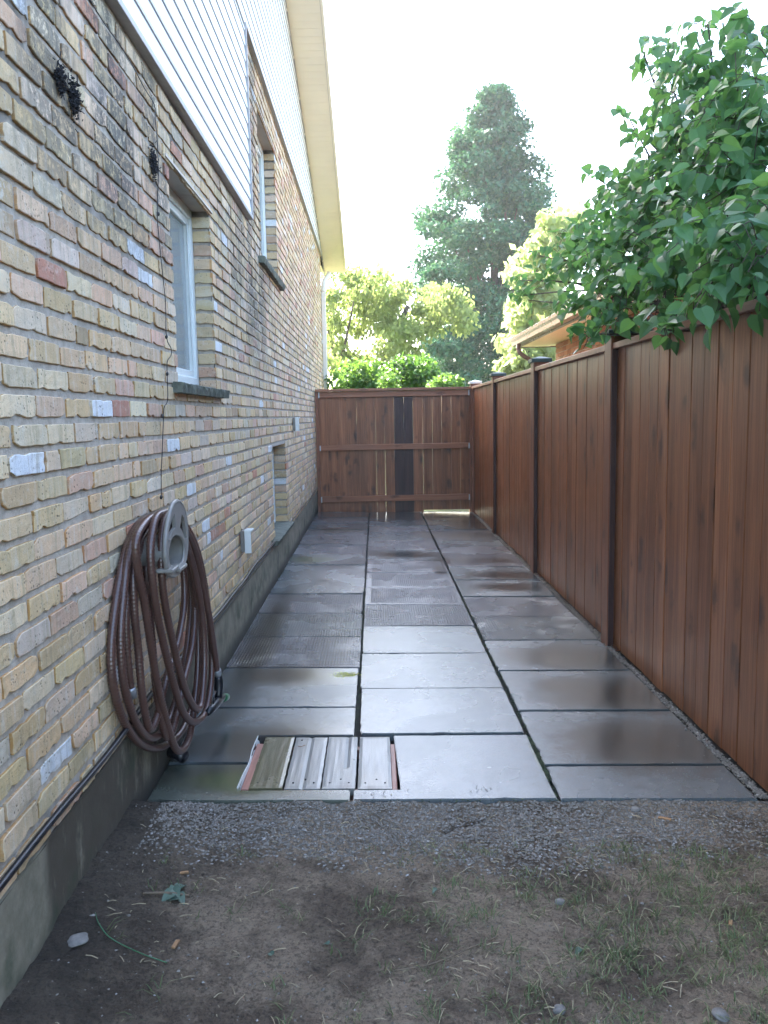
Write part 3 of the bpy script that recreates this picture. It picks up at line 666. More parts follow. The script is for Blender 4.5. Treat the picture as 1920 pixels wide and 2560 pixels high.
rp = random.Random(3)
PX0, PX1, PY0, PY1 = -.548, .062, 2.943, 3.452         # the pit under the plank lid
def paver(poly, mat, label, x0, y0, sub_=None):
    # slab prism with a small eased arris; top carries a UV in metres from the slab's near left corner
    P2 = []
    for i in range(len(poly)):
        a, b = Vector(poly[i]), Vector(poly[(i+1) % len(poly)]); L = (b-a).length; k = max(1, int(L/.045)); nn = Vector((-(b-a).y, (b-a).x)).normalized()
        for q in range(k):
            p = a.lerp(b, q/k)
            if q: p = p + nn*(abs(rp.gauss(0, .0012)) + (rp.uniform(.003, .009) if rp.random() < .03 else 0))
            elif L > .2 and rp.random() < .25: p = p + nn*.004 + (b-a).normalized()*.008
            P2.append((p.x, p.y))
    poly = P2
    jz = rp.uniform(-.003, .003); ta, tb = rp.uniform(-.003, .003), rp.uniform(-.003, .003)
    cx = sum(p[0] for p in poly)/len(poly); cy_ = sum(p[1] for p in poly)/len(poly); n = len(poly)
    def zt(x, y): return gz(x) + jz + ta*(x-cx) + tb*(y-cy_)
    me = bpy.data.meshes.new('paver'); bm = bmesh.new(); o0 = Vector((cx, cy_, gz(cx)-.045))
    top = [bm.verts.new(Vector((x, y, zt(x, y)))-o0) for x, y in poly]; bot = [bm.verts.new(Vector((x, y, gz(x)-.045))-o0) for x, y in poly]
    ft = bm.faces.new(top); bm.faces.new(bot[::-1])
    for i in range(n): bm.faces.new((bot[i], bot[(i+1) % n], top[(i+1) % n], top[i]))
    bmesh.ops.recalc_face_normals(bm, faces=bm.faces)
    bmesh.ops.bevel(bm, geom=list({e for v in bm.verts for e in v.link_edges if v.co.z > .02 and all(w_.co.z > .02 for w_ in e.verts)}), offset=.0035, segments=2, affect='EDGES')
    bmesh.ops.triangulate(bm, faces=[f for f in bm.faces if len(f.verts) > 4])
    uvl = bm.loops.layers.uv.new('UVMap')
    for f in bm.faces:
        for l in f.loops: l[uvl].uv = (l.vert.co.x + o0.x - x0, l.vert.co.y + o0.y - y0)
    bm.to_mesh(me); bm.free(); me.materials.append(mat)
    o = bpy.data.objects.new('paver', me); col.objects.link(o); o.location = o0
    tag(o, label, 'paving slab', 'concrete paving slabs'); return o
EX = {('left', 1): 'wet slab with a rippled rusty stain, left of the plank lid', ('left', 2): 'wet slab with yellow lichen at its far right corner, beside the hose nozzle',
      ('left', 8): 'smooth slab with a green moss patch, ninth from the front along the house', ('mid', 0): 'large front slab in the middle column, right of the plank lid',
      ('right', 1): 'brown stained smooth slab behind the half slab of the fence column', ('mid', 7): 'bordered ribbed slab with one brown corner in the middle column'}
for nm, rows, ms, xa, xb in (('left', LR, LM, XW+.008, -.118), ('mid', MR, MM, -.103, .650), ('right', RR, RM, .668, 1.405)):
    for i in range(len(rows)-1):
        y0, y1 = rows[i], rows[i+1]; g = rp.uniform(.007, .011); x0 = xa + (rp.uniform(-.003, .003) if nm != 'left' else 0); x1 = xb + rp.uniform(-.004, .004)
        if nm == 'mid': x0 += .008*(y0 < 4)
        sk = rp.uniform(-.003, .003); ya, yb = y0 + (g if i else 0), y1 - g*.5
        poly = [(x0, ya), (x1, ya+sk), (x1, yb+sk*.5), (x0, yb)]
        if nm == 'left' and i == 0: poly = [(x0, ya), (-.123, ya), (-.123, PY0-.002), (PX0, PY0-.002), (PX0-.002, yb), (x0, yb)]
        if nm == 'left' and i == 1: poly = [(x0, ya), (PX0, ya), (PX0+.006, PY1+.008), (x1, PY1+.010), (x1, yb), (x0, yb)]
        if nm == 'mid' and i == 0: poly = [(-.108, ya), (x1, ya), (x1, yb), (PX1-.006, yb), (PX1+.008, PY0-.004), (-.108, PY0-.004)]
        colname = {'left': 'house side column', 'mid': 'middle column', 'right': 'fence side column'}[nm]
        lab = EX.get((nm, i)) or '%s, %s from the front in the %s' % (LOOKS[ms[i]], ORD[i], colname)
        paver(poly, M[ms[i]], lab, x0, ya)
# lichen crust
mb = MB(); c0 = Vector((-.235, 4.315, gz(-.23)))
for k in range(420):
    a = r1.uniform(0, 6.283); rr = math.sqrt(r1.random()); p = c0 + Vector((.10*rr*math.cos(a)+.02*r1.gauss(0, 1), .045*rr*math.sin(a)+.006*r1.gauss(0, 1), .001)); s = r1.uniform(.002, .007)
    mb.add([p+Vector((s*math.cos(q), s*math.sin(q), 0)) for q in (0, 1.25, 2.5, 3.8, 5.0)] + [p+Vector((0, 0, s*.35))], [(i, (i+1) % 5, 5) for i in range(5)])
tag(obj('lichen', mb, M['lichen'], flip=False), 'yellow lichen crust on the wet slab near the hose nozzle', 'lichen', kind='stuff')
# bed below the slabs
def sheet(name, mat, x0, x1, y0, y1, zf, n, m, label=None, kind='structure', smooth=True):
    vs = [(x0+(x1-x0)*i/n, y0+(y1-y0)*j/m, zf(x0+(x1-x0)*i/n, y0+(y1-y0)*j/m)) for i in range(n+1) for j in range(m+1)]
    mb = MB(); mb.add(vs, [(i*(m+1)+j, (i+1)*(m+1)+j, (i+1)*(m+1)+j+1, i*(m+1)+j+1) for i in range(n) for j in range(m)])
    o = obj(name, mb, mat, smooth=smooth, flip=False); o['kind'] = kind; return o
fb = lambda p, o=4: noise.fractal(p, 1.0, 2.0, o)
def pitdip(x, y): return -.07 if (PX0-.01 < x < PX1+.02 and PY0-.02 < y < PY1+.02) else 0
sheet('paving_bed', M['bed'], XW-.02, 1.62, 2.80, 12.3, lambda x, y: gz(x)-.034 + .004*fb(Vector((x*9, y*9, 0))) + pitdip(x, y), 120, 480)
# plank lid over the pit
lid = thing('plank_lid', (-.24, 3.2, -.07), 'weathered grey plank lid with four boards set in the paving near the front', 'plank lid')
PL = [(-.512, -.384), (-.376, -.238), (-.232, -.104), (-.094, .038)]
for i, (a, b) in enumerate(PL):
    mb = MB(); a += .0; nx, ny = 10, 24; y0, y1 = 2.950 - (.002*i), 3.446
    vs = []; dz = r1.uniform(-.001, .002)
    for zc in (0, 1):
        for p in range(nx+1):
            for q in range(ny+1):
                x = a + (b-a)*p/nx; y = y0 + (y1-y0)*q/ny
                if p in (0, nx): x += .0022*noise.noise(Vector((i*9+p, y*22, 0)))
                z = gz(x) - .028*(1-zc) + (.001 + dz + .0006*fb(Vector((x*70, y*5, i)), 3) - (.002 if p in (0, nx) or q in (0, ny) else 0) if zc else 0)
                if zc and i == 1 and p == 5: z -= .004
                if zc and i == 2 and p == 7: z -= .003*(q > 8)
                vs.append((x, y, z))
    W_ = ny+1; O2 = (nx+1)*W_; fs = []
    for p in range(nx):
        for q in range(ny): fs += [(O2+p*W_+q, O2+(p+1)*W_+q, O2+(p+1)*W_+q+1, O2+p*W_+q+1), (p*W_+q, p*W_+q+1, (p+1)*W_+q+1, (p+1)*W_+q)]
    for q in range(ny): fs += [(q, O2+q, O2+q+1, q+1), (nx*W_+q, nx*W_+q+1, O2+nx*W_+q+1, O2+nx*W_+q)]
    for p in range(nx): fs += [(p*W_, (p+1)*W_, O2+(p+1)*W_, O2+p*W_), (p*W_+ny, O2+p*W_+ny, O2+(p+1)*W_+ny, (p+1)*W_+ny)]
    mb.add(vs, fs); o = obj('plank', mb, M['lid_green'] if i == 0 else M['lid_wood'], lid, flip=True)
    if i == 0: o['label'] = 'greenish algae stained plank'
    for (nx_, ny_) in ((.22, .045), (.80, .045), (.55, .075)) + (((.2, .46),) if i == 1 else ()):
        mb = MB(); cx = a + (b-a)*nx_; cy_ = y0 + ny_; mb.tube([(cx, cy_, gz(cx)-.004), (cx, cy_, gz(cx)+.0032)], .0035, 8)
        sub('nail', mb, M['dark'], o, flip=False)
for bx_ in ((-.545, -.508, 2.96, 3.40, -.062, -.010), (.038, .060, 2.945, 3.40, -.055, -.014), (-.50, .036, 2.972, 3.01, -.075, -.032), (-.50, .036, 3.38, 3.418, -.075, -.032)):
    mb = MB(); mb.box(*bx_, sl=-.02); obj('joist', mb, M['joist'], lid, bevel=.003)

mb = MB(); lp2 = smooth_pts([(-.548, 3.452, gz(-.55)+.004), (-.551, 3.30, gz(-.55)+.006), (-.545, 3.18, gz(-.55)+.004), (-.552, 3.05, gz(-.55)+.006), (-.555, 2.945, gz(-.55)+.004)], 6)
for a_, b_ in zip(lp2, lp2[1:]): mb.add([a_, b_, b_+Vector((.012, 0, -.06)), a_+Vector((.012, 0, -.06))], [(0, 1, 2, 3)])
mb.tube(lp2, .0018, 6); o = obj('liner_edge', mb, M['white'], lid, smooth=True, flip=False)

# ================================================================ FRONT GROUND
def dirt_z(x, y):
    z = gz(x) - .020 + .008*min(1, max(0, (y-2.80)/.05))
    k = min(1, max(0, (2.72-y)/.5)); z += .008*k*k*(3-2*k)
    w_ = min(1, max(0, (-.52-x)/.36)); w_ = w_*w_*(3-2*w_); z += .085*w_*min(1, max(0, (2.86-y)/.14))
    gx, gy = x-.30, y-2.70; gd = abs(gx*.6 - gy*.8); z -= .018*math.exp(-(gd/.012)**2)*(abs(gx*.8+gy*.6) < .12)
    z += .010*fb(Vector((x*3, y*3, 3)), 3) + .008*fb(Vector((x*14, y*14, 7)), 4) + .0045*fb(Vector((x*45, y*45, 1)), 3)
    return z
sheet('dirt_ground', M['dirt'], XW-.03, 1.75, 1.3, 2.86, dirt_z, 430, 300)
def far_z(x, y): return gz(x)-.05 + .03*noise.noise(Vector((x*.4, y*.4, 0)))
mb = MB()
for x0, x1, y0, y1 in ((-400, 400, 12.25, 900), (1.60, 400, -6, 12.25), (-9, XW-7, -6, 12.25), (XW-7, 1.6, -6, 1.0)):
    mb.add([(x0, y0, -.07), (x1, y0, -.07), (x1, y1, -.07), (x0, y1, -.07)], [(0, 1, 2, 3)])
o = obj('ground', mb, M['lawn'], flip=False); o['kind'] = 'structure'

# gravel: individual crushed stones as one countless mass
rg = random.Random(21); mb = MB()
for k in range(21000):
    x = rg.uniform(XW+.10, 1.45); u = rg.random(); y = 2.852 - .50*u**1.15
    edge = .42 + .05*math.sin(x*4) + .04*noise.noise(Vector((x*3, 0, 9)))
    if (2.852-y) > edge*rg.uniform(.55, 1.15): continue
    if x > .95 and rg.random() < (x-.95)*1.6: continue
    stone(mb, (x, y, dirt_z(x, y)+.001), rg.uniform(.003, .0075), rg)
for k in range(5200):                      # margin along the right fence
    y = 2.86 + 9.1*rg.random()**1.5; x = rg.gauss(1.427, .011) + .004*math.sin(y*9)
    if x > 1.452: continue
    stone(mb, (x, y, gz(x) - .006 + rg.uniform(0, .008)), rg.uniform(.003, .0075), rg)
for (sx, sy, n, sp) in ((1.19, 4.46, 45, .05), (1.36, 4.87, 120, .035), (.40, 2.93, 26, .03), (.02, 2.90, 30, .05), (1.2, 3.2, 15, .2), (1.25, 2.95, 60, .12), (-.6, 2.9, 20, .15)):
    for k in range(n):
        x = sx + rg.gauss(0, sp); y = sy + rg.gauss(0, sp*.6)
        if x < 1.45 and y > 2.87: stone(mb, (x, y, gz(x)+.001), rg.uniform(.0012, .0035), rg)
for k in range(700):
    y = 2.95 + .48*rg.random(); x = -.54 + rg.random()*.03; stone(mb, (x, y, gz(x)-.055+.02*rg.random()), rg.uniform(.003, .006), rg)
tag(obj('gravel', mb, M['gravel'], flip=False), 'crushed grey gravel along the front edge of the slabs and the fence', 'gravel', kind='stuff')
# soil crumbs
mb = MB()
for k in range(19000):
    x = rg.uniform(XW+.02, 1.6); y = rg.uniform(1.55, 2.8)
    if rg.random() > .35 + .65*(noise.noise(Vector((x*4, y*4, 5))) > 0): continue
    stone(mb, (x, y, dirt_z(x, y)+.0005), rg.uniform(.0014, .0045)*(1.8 if rg.random() < .04 else 1), rg, mi=(1 if rg.random() < .12 else 0))
tag(obj('soil_crumbs', mb, [M['dirt'], M['gravel']], flip=False), 'dark crumbs of soil scattered over the bare ground in front', 'soil', kind='stuff')
# sparse grass
mb = MB(); rgr = random.Random(8); tufts = []
for k in range(2100):
    x = rgr.uniform(-.75, 1.6); y = rgr.uniform(1.5, 2.55)
    d = .08 + .85*min(1, max(0, (x+.15)/.9)) ; d *= .45 + 1.1*max(0, noise.noise(Vector((x*2.6, y*2.6, 2)))+.18)
    if y > 2.35: d *= .45
    if rgr.random() < d*1.15: tufts.append((x, y))
for (tx_, ty_) in tufts:
    dead = rgr.random() < .35
    for b in range(rgr.randint(4, 14)):
        x = tx_ + rgr.gauss(0, .013); y = ty_ + rgr.gauss(0, .013); z = dirt_z(x, y)-.002; a = rgr.uniform(0, 6.28)
        L = rgr.uniform(.014, .048)*(1.3 if dead else 1); wd = rgr.uniform(.0009, .0017); lean = rgr.uniform(.5, 1.9) if not dead else rgr.uniform(1.2, 2.6)
        d = Vector((math.cos(a), math.sin(a), 0)); s = Vector((-math.sin(a), math.cos(a), 0))*wd
        p0 = Vector((x, y, z)); p1 = p0 + d*L*.35*min(lean, 1.4) + Vector((0, 0, L*.55/(.6+.4*lean))); p2 = p0 + d*L*lean*.62 + Vector((0, 0, L*.72/(.4+.8*lean)))
        mb.add([p0-s, p0+s, p1-s*.8, p1+s*.8, p2], [(0, 1, 3, 2), (2, 3, 4)])
tag(obj('grass', mb, M['grass'], flip=False), 'sparse trampled grass, green and straw coloured, in the front dirt', 'grass', kind='stuff')
mb = MB()
for k in range(900):
    x = rgr.uniform(-.8, 1.6); y = rgr.uniform(1.5, 2.75); a = rgr.uniform(0, 6.28); L = rgr.uniform(.008, .045); z = dirt_z(x, y)+.003
    if x < 0 and rgr.random() < .5: continue
    d = Vector((math.cos(a), math.sin(a), rgr.uniform(-.1, .25)))*L; mb.tube([Vector((x, y, z)), Vector((x, y, z))+d*.5+Vector((0, 0, .003)), Vector((x, y, z))+d], rgr.uniform(.0006, .0014), 4)
tag(obj('straw_litter', mb, M['straw'], flip=False), 'dry straw bits and stalks lying over the bare ground', 'straw', kind='stuff')
mb = MB()
for (x0, x1, y0, y1, n) in ((.650, .670, 3.02, 3.45, 420), (.650, .668, 2.88, 6.5, 500), (-.118, -.103, 3.5, 7.0, 420), (-.88, -.87, 3.2, 9, 500), (-.1, 1.3, 2.853, 2.858, 60)):
    for k in range(n):
        x, y = rgr.uniform(x0, x1), rgr.uniform(y0, y1); stone(mb, (x, y, gz(x)-.010+rgr.uniform(0, .009)), rgr.uniform(.002, .0055), rgr)
tag(obj('joint_moss', mb, M['moss'], flip=False), 'dark green moss and grit packed in the slab joints', 'moss', kind='stuff')
# debris one could pick up
def leafmesh(mb, p, ax, nr, L, W, fold=.25, curl=.2, heart=True, mi=0):
    """pointed heart shaped leaf: p stalk end, ax direction to the tip, nr normal"""
    s = ax.cross(nr).normalized(); nr = s.cross(ax).normalized()
    prof = ((0, .0, 0), (-.06, .30, 1), (.14, .50, 1), (.42, .47, 1), (.70, .25, 1), (.86, .08, 1), (1.0, 0, 0)) if heart else ((0, 0, 0), (.18, .3, 1), (.45, .42, 1), (.75, .27, 1), (1.0, 0, 0))
    n = len(prof); vs = []
    for (u, w_, k) in prof: vs.append(p + ax*(max(u, 0)*L) - nr*(curl*L*u*u))
    for sg in (-1, 1):
        for (u, w_, k) in prof[1:-1]: vs.append(p + ax*(u*L) + s*(sg*w_*W) + nr*(fold*w_*W) - nr*(curl*L*u*u))
    fs = []; m = n-2
    for q, base in ((0, n), (1, n+m)):
        f = [(0, base, 1)] + [(i, base+i-1, base+i, i+1) for i in range(1, m)] + [(m, base+m-1, m+1)]
        fs += f if q else [tuple(reversed(x)) for x in f]
    mb.add(vs, fs, mi)
def rv(r): 
    while True:
        v = Vector((r.uniform(-1, 1), r.uniform(-1, 1), r.uniform(-1, 1)))
        if .05 < v.length < 1: return v.normalized()
def litter(name, pts, lab, cat, L=.05, n=1, mat='dead_leaf', group=None, curl=.5):
    x, y = pts; mb = MB()
    for k in range(n):
        a = rgr.uniform(0, 6.28); xx, yy = x+rgr.gauss(0, .02)*(n > 1), y+rgr.gauss(0, .015)*(n > 1)
        leafmesh(mb, Vector((xx, yy, dirt_z(xx, yy)+.008)), Vector((math.cos(a), math.sin(a), rgr.uniform(.0, .35))).normalized(), Vector((rgr.uniform(-.4, .4), rgr.uniform(-.4, .4), 1)).normalized(), L*rgr.uniform(.7, 1.1), L*.7, fold=.5, curl=curl)
    tag(obj(name, mb, M[mat], flip=False), lab, cat, group)
litter('curled_leaves', (-.619, 2.253), 'clump of curled grey green leaves on the dirt at the left', 'fallen leaves', .05, 6)
litter('fallen_leaf', (-.155, 2.045), 'small grey green leaf on the bare dirt near the middle', 'fallen leaf', .028)
litter('fallen_leaf', (-.30, 1.99), 'small green leaf left of the middle near the bottom', 'fallen leaf', .025)
litter('fallen_leaf', (.53, 2.01), 'pale bluish green leaf in the grass at the right', 'fallen leaf', .034)
litter('fallen_leaf', (.16, 2.27), 'flat grey leaf in the grass just below the gravel', 'fallen leaf', .03)
def chip(x, y, L, W, a, lab, mat='chip', name='wood_chip', cat='wood chip', h=.006):
    mb = MB(); d = Vector((math.cos(a), math.sin(a), .05)); s = Vector((-math.sin(a), math.cos(a), 0)); p = Vector((x, y, (dirt_z(x, y) if y < 2.86 else gz(x)) + .003))
    vs = [p - d*L*.5 - s*W*.3, p - d*L*.45 + s*W*.5, p + d*L*.5 + s*W*.35, p + d*L*.55 - s*W*.45]
    mb.add(vs + [v + Vector((0, 0, h)) for v in vs], [(3, 2, 1, 0), (4, 5, 6, 7), (0, 1, 5, 4), (1, 2, 6, 5), (2, 3, 7, 6), (3, 0, 4, 7)])
    tag(obj(name, mb, M[mat], bevel=.001), lab, cat)
chip(-.566, 2.03, .030, .014, 1.4, 'pale orange wood chip on the bare dirt at the lower left')
chip(1.012, 2.735, .045, .016, -.5, 'tan splinter of wood on dark soil at the right end of the gravel')
chip(-.62, 2.36, .026, .012, .2, 'little orange chip above the curled leaves')
chip(.98, 2.12, .02, .012, 1.2, 'small orange chip at the right in the grass')
for i, (x, y, s, lab) in enumerate([(.80, 1.765, .020, 'round grey stone in the grass at the lower right'), (.42, 1.80, .016, 'small dark stone left of the round grey one at the bottom'), (.52, 2.23, .016, 'dark pebble in the grass near the middle right'), (-.80, 1.955, .028, 'flat pale stone half buried by the foundation'), (.93, 2.80, .018, 'grey lump of stone by the front slab edge at the right'), (-.10, 1.82, .018, 'dark clod of earth at the bottom middle')]):
    bm = bmesh.new(); bmesh.ops.create_icosphere(bm, subdivisions=3, radius=s)
    for v in bm.verts: v.co *= 1 + .25*noise.noise(v.co*60 + Vector((i*5, 0, 0))); v.co.z *= .55 if i != 3 else .22
    me = bpy.data.meshes.new('stone'); bm.to_mesh(me); bm.free(); finish(me, M['rock' if i != 5 else 'dirt'], True)
    o = bpy.data.objects.new('stone', me); col.objects.link(o); o.location = (x, y, dirt_z(x, y)+s*.15); tag(o, lab, 'stone')
def stick(pts, r_, lab, mat='twig', name='twig', cat='twig'):
    P = smooth_pts([Vector((x, y, (dirt_z(x, y) if y < 2.855 else gz(x)) + dz)) for x, y, dz in pts], 6); mb = MB(); mb.tube(P, r_, 6)
    tag(obj(name, mb, M[mat], smooth=True, flip=False), lab, cat)
stick([(.02, 1.93, .006), (.12, 1.95, .012), (.22, 2.0, .014), (.31, 2.06, .01)], .0022, 'long thin twig lying across the grass in the middle')
stick([(-.12, 1.90, .004), (-.10, 1.87, .008), (-.085, 1.84, .004)], .0018, 'short twig below the middle leaf')
stick([(1.10, 2.74, .004), (1.18, 2.70, .008), (1.24, 2.69, .005)], .002, 'short twig on dark soil near the fence at the right')
stick([(-.70, 2.20, .008), (-.64, 2.23, .014), (-.58, 2.25, .01)], .004, 'brown stick beside the curled leaves')
stick([(-.795, 2.08, .004), (-.77, 2.03, .006), (-.735, 2.0, .004), (-.69, 1.985, .004), (-.63, 1.965, .006), (-.57, 1.955, .004)], .0013, 'thin green string lying on the soil by the foundation', 'green_plastic', 'string', 'string')
stick([(-.36, 3.34, .004), (-.345, 3.33, .006), (-.33, 3.35, .004)], .0012, 'tiny pale straw on the rippled wet slab', 'chip')

# ================================================================ FENCES
XF = 1.455; ZT = 1.79
fr_ = thing('wooden_fence', (XF, 7, -.03), 'long reddish brown stained board fence running along the right side', 'fence')
rf = random.Random(17)
PO = [2.44, 4.87, 7.23, 9.72]; secs = [(1.2, 2.44), (2.58, 4.87), (5.01, 7.23), (7.37, 9.72), (9.86, 11.93)]
for a, b in secs:
    mb = MB(); n = max(1, round((b-a)/.141)); wd = (b-a)/n; y = a
    for i in range(n):
        off = rf.uniform(-.0025, .0025); zb = gz(XF)+.004 + rf.uniform(-.004, .004)
        lap = .003; x0 = XF + off
        mb.prism([(x0, y+.0012), (x0, y+wd-.0012-lap), (x0+.006, y+wd-.0012), (x0+.019, y+wd-.0012), (x0+.019, y+.0012)], 'z', zb, ZT+.004)
        y += wd
    obj('board_panel', mb, M['fence'], fr_, bevel=.0015)
    for za, zb in ((.18, .27), (.93, 1.02), (ZT-.1, ZT-.012)):
        mb = MB(); mb.box(XF+.019, XF+.057, a, b, za, zb); obj('rail', mb, M['fence_cap'], fr_, bevel=.002)
    mb = MB(); mb.box(XF-.030, XF+.11, a, b, ZT, ZT+.036); obj('cap_rail', mb, M['fence_cap'], fr_, bevel=.003)
for y0 in PO + [11.93]:
    mb = MB(); xo = .040; mb.box(XF-xo, XF-xo+.14, y0, y0+.14, -.15, 1.874)
    p = obj('post', mb, M['fence_post'], fr_, bevel=.004)
    mb = MB(); c_ = (XF-xo+.07, y0+.07); h = .090
    vs = [(c_[0]+sx*h, c_[1]+sy*h, z) for z in (1.868, 1.900) for sx, sy in ((-1, -1), (1, -1), (1, 1), (-1, 1))] + [(c_[0], c_[1], 1.925)]
    mb.add(vs, [(3, 2, 1, 0), (0, 1, 5, 4), (1, 2, 6, 5), (2, 3, 7, 6), (3, 0, 4, 7), (4, 5, 8), (5, 6, 8), (6, 7, 8), (7, 4, 8)])
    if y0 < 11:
        ms = MB(); ms.box(XF-.036, XF-.0045, y0-.014, y0-.0015, gz(XF), 1.788); sub('post_shade_strip', ms, M['fence_dark'], p, bevel=.001)  # added near-black strip: the shade on the post's near face, put into colour
    sub('post_cap', mb, M['cap_green'] if y0 < 11 else M['white'], p, bevel=.002)  # far corner cap is white: the light falling on it is put into its colour
YB = 12.0
bf = thing('wooden_fence', (.27, YB, 0), 'short brown board fence with three rails closing the far end of the passage', 'fence')
edges = [-.839, -.703, -.559, -.418, -.274, -.132, .008, .142, .282, .427, .563, .708, .850, .989, 1.131, 1.265, 1.415]
for dark in (0, 1):
    mb = MB()
    for i in range(16):
        if (i in (8, 9)) != bool(dark): continue
        g1 = .0003 if i < 10 else .0008; tl = rf.uniform(-.0014, .0014)
        a, b = edges[i]+g1, edges[i+1]-g1; zb = -.02 if i < 11 else .006; z1 = 1.79
        mb.add([(a+tl, YB+.04, zb), (b-tl, YB+.04, zb), (b+tl*.6, YB+.04, z1), (a-tl*.6, YB+.04, z1), (a+tl, YB+.058, zb), (b-tl, YB+.058, zb), (b+tl*.6, YB+.058, z1), (a-tl*.6, YB+.058, z1)],
               [(0, 1, 2, 3), (7, 6, 5, 4), (0, 4, 5, 1), (2, 6, 7, 3), (0, 3, 7, 4), (1, 5, 6, 2)])
    o = obj('board_panel', mb, M['fence_dark'] if dark else M['fence'], bf, bevel=.001)
    if dark: o['label'] = 'two much darker boards near the middle'
for za, zb in ((1.704, 1.789), (.925, 1.007), (.154, .241)):
    mb = MB(); mb.box(-.826, 1.398, YB, YB+.038, za, zb); o = obj('rail', mb, M['fence_rail'], bf, bevel=.003)
    for x0, x1 in ((-.829, -.811), (1.383, 1.401)):
        mb = MB(); mb.prism([(YB-.003, za-.003), (YB+.03, za-.003), (YB+.03, za-.001), (YB-.001, za-.001), (YB-.001, zb-.006), (YB-.003, zb-.006)], 'x', x0, x1); sub('bracket', mb, M['galv'], o)
mb = MB(); mb.box(-.872, 1.415, YB-.045, YB+.09, 1.792, 1.828); obj('cap_rail', mb, M['fence_rail'], bf, bevel=.003)
mb = MB(); mb.box(-.878, -.832, YB-.01, YB+.09, -.1, 1.790); obj('post', mb, M['fence_post'], bf, bevel=.003)
mb = MB(); mb.box(1.402, 1.4205, YB-.01, YB+.09, -.1, 1.790); obj('post', mb, M['fence_post'], bf, bevel=.002)

# ================================================================ NEIGHBOUR'S HOUSE
nh = thing('neighbour_house', (5, 8, 0), 'low orange brick house with brown gutter and cream soffit behind the right fence', 'house')
ZE = 2.47; XN = 2.805; YN = 12.6
mb = MB(); k = 0; z_ = 1.0
while z_ < ZE:
    y = -2 - (k % 2)*.1
    while y < YN: ye = min(y+.2, YN); mb.box(XN, XN+.08, y+.004, ye-.004, z_+.005, z_+.069); y += .208
    z_ += .0737; k += 1
obj('brick_facing', mb, M['nbrick'], nh, bevel=.002)
mb = MB(); mb.box(XN+.006, 10, -2, YN-.01, -.06, ZE); obj('wall', mb, M['mortar'], nh)
mb = MB(); mb.box(2.30, 10.5, -2.4, 13.0, ZE+.01, ZE+.03)
for k in range(140): mb.box(2.31, XN-.01, -2+k*.107, -2+k*.107+.10, ZE, ZE+.0098)
obj('soffit', mb, M['soffit'], nh)
mb = MB()
for pp_ in ([(2.20, ZE+.01), (2.19, ZE+.06), (2.17, ZE+.09), (2.16, ZE+.13), (2.175, ZE+.135), (2.19, ZE+.10), (2.29, ZE+.10), (2.29, ZE+.01)],): mb.prism(pp_, 'y', -2.4, 13.02)
mb.box(2.292, 2.31, -2.4, 13.0, ZE-.012, ZE+.14); mb.box(2.31, 10.5, 13.0, 13.02, ZE-.012, ZE+.14)
obj('gutter', mb, M['brown_metal'], nh, bevel=.003)
mb = MB(); pts = smooth_pts([(2.24, 12.62, ZE+.02), (2.24, 12.62, ZE-.07), (2.30, 12.60, ZE-.16), (2.62, 12.56, ZE-.36), (2.73, 12.55, ZE-.44), (2.75, 12.55, ZE-.6), (2.75, 12.55, .1)], 6); mb.tube(pts, .036, 8)
obj('downspout', mb, M['brown_metal'], nh, smooth=True, flip=False)
mb = MB(); mb.add([(2.22, -2.4, ZE+.14), (2.22, 13.02, ZE+.14), (6.3, 9.0, ZE+1.7), (6.3, 2.0, ZE+1.7), (10.5, -2.4, ZE+.14), (10.5, 13.02, ZE+.14)], [(0, 1, 2, 3), (1, 5, 2), (5, 4, 3, 2), (4, 0, 3), (0, 4, 5, 1)])
obj('roof', mb, M['roof'], nh)

# ================================================================ TREES
def crown(clumps, n_per, size, r, up=.2, heart=False, shell=.55, mi=0, squash=1.0, droop=.0):
    mb = MB()
    for (c_, R3, *dn) in clumps:
        N = int(n_per*(dn[0] if dn else 1)); c_ = Vector(c_)
        for k in range(N):
            v = rv(r); q = r.uniform(shell, 1)**.6; bumpy = 1 + .25*noise.noise(v*2.2 + c_)
            p = c_ + Vector((v.x*R3[0], v.y*R3[1], v.z*R3[2]))*q*bumpy
            nr = (v*.4 + rv(r) + Vector((0, 0, up))).normalized(); ax = nr.orthogonal().normalized(); ax.rotate(Matrix.Rotation(r.uniform(0, 6.28), 3, nr)); ax = (ax + Vector((0, 0, -droop))).normalized()
            s = size*r.uniform(.6, 1.3); sd_ = ax.cross(nr).normalized()*s*.32
            mb.add([p, p+ax*s*.5+sd_, p+ax*s, p+ax*s*.5-sd_], [(0, 1, 2, 3)], mi)
    return mb
def limbs(mb, base, ends, r0, r, k=.35):
    base = Vector(base)
    for e in ends:
        e = Vector(e); m_ = base.lerp(e, .5) + Vector((r.uniform(-.1, .1), r.uniform(-.1, .1), .12*(e-base).length*.3))*(e-base).length*.3
        mb.tube(smooth_pts([base, m_, e], 5), lambda i: r0*(1-.085*i), 6)
rt = random.Random(31)
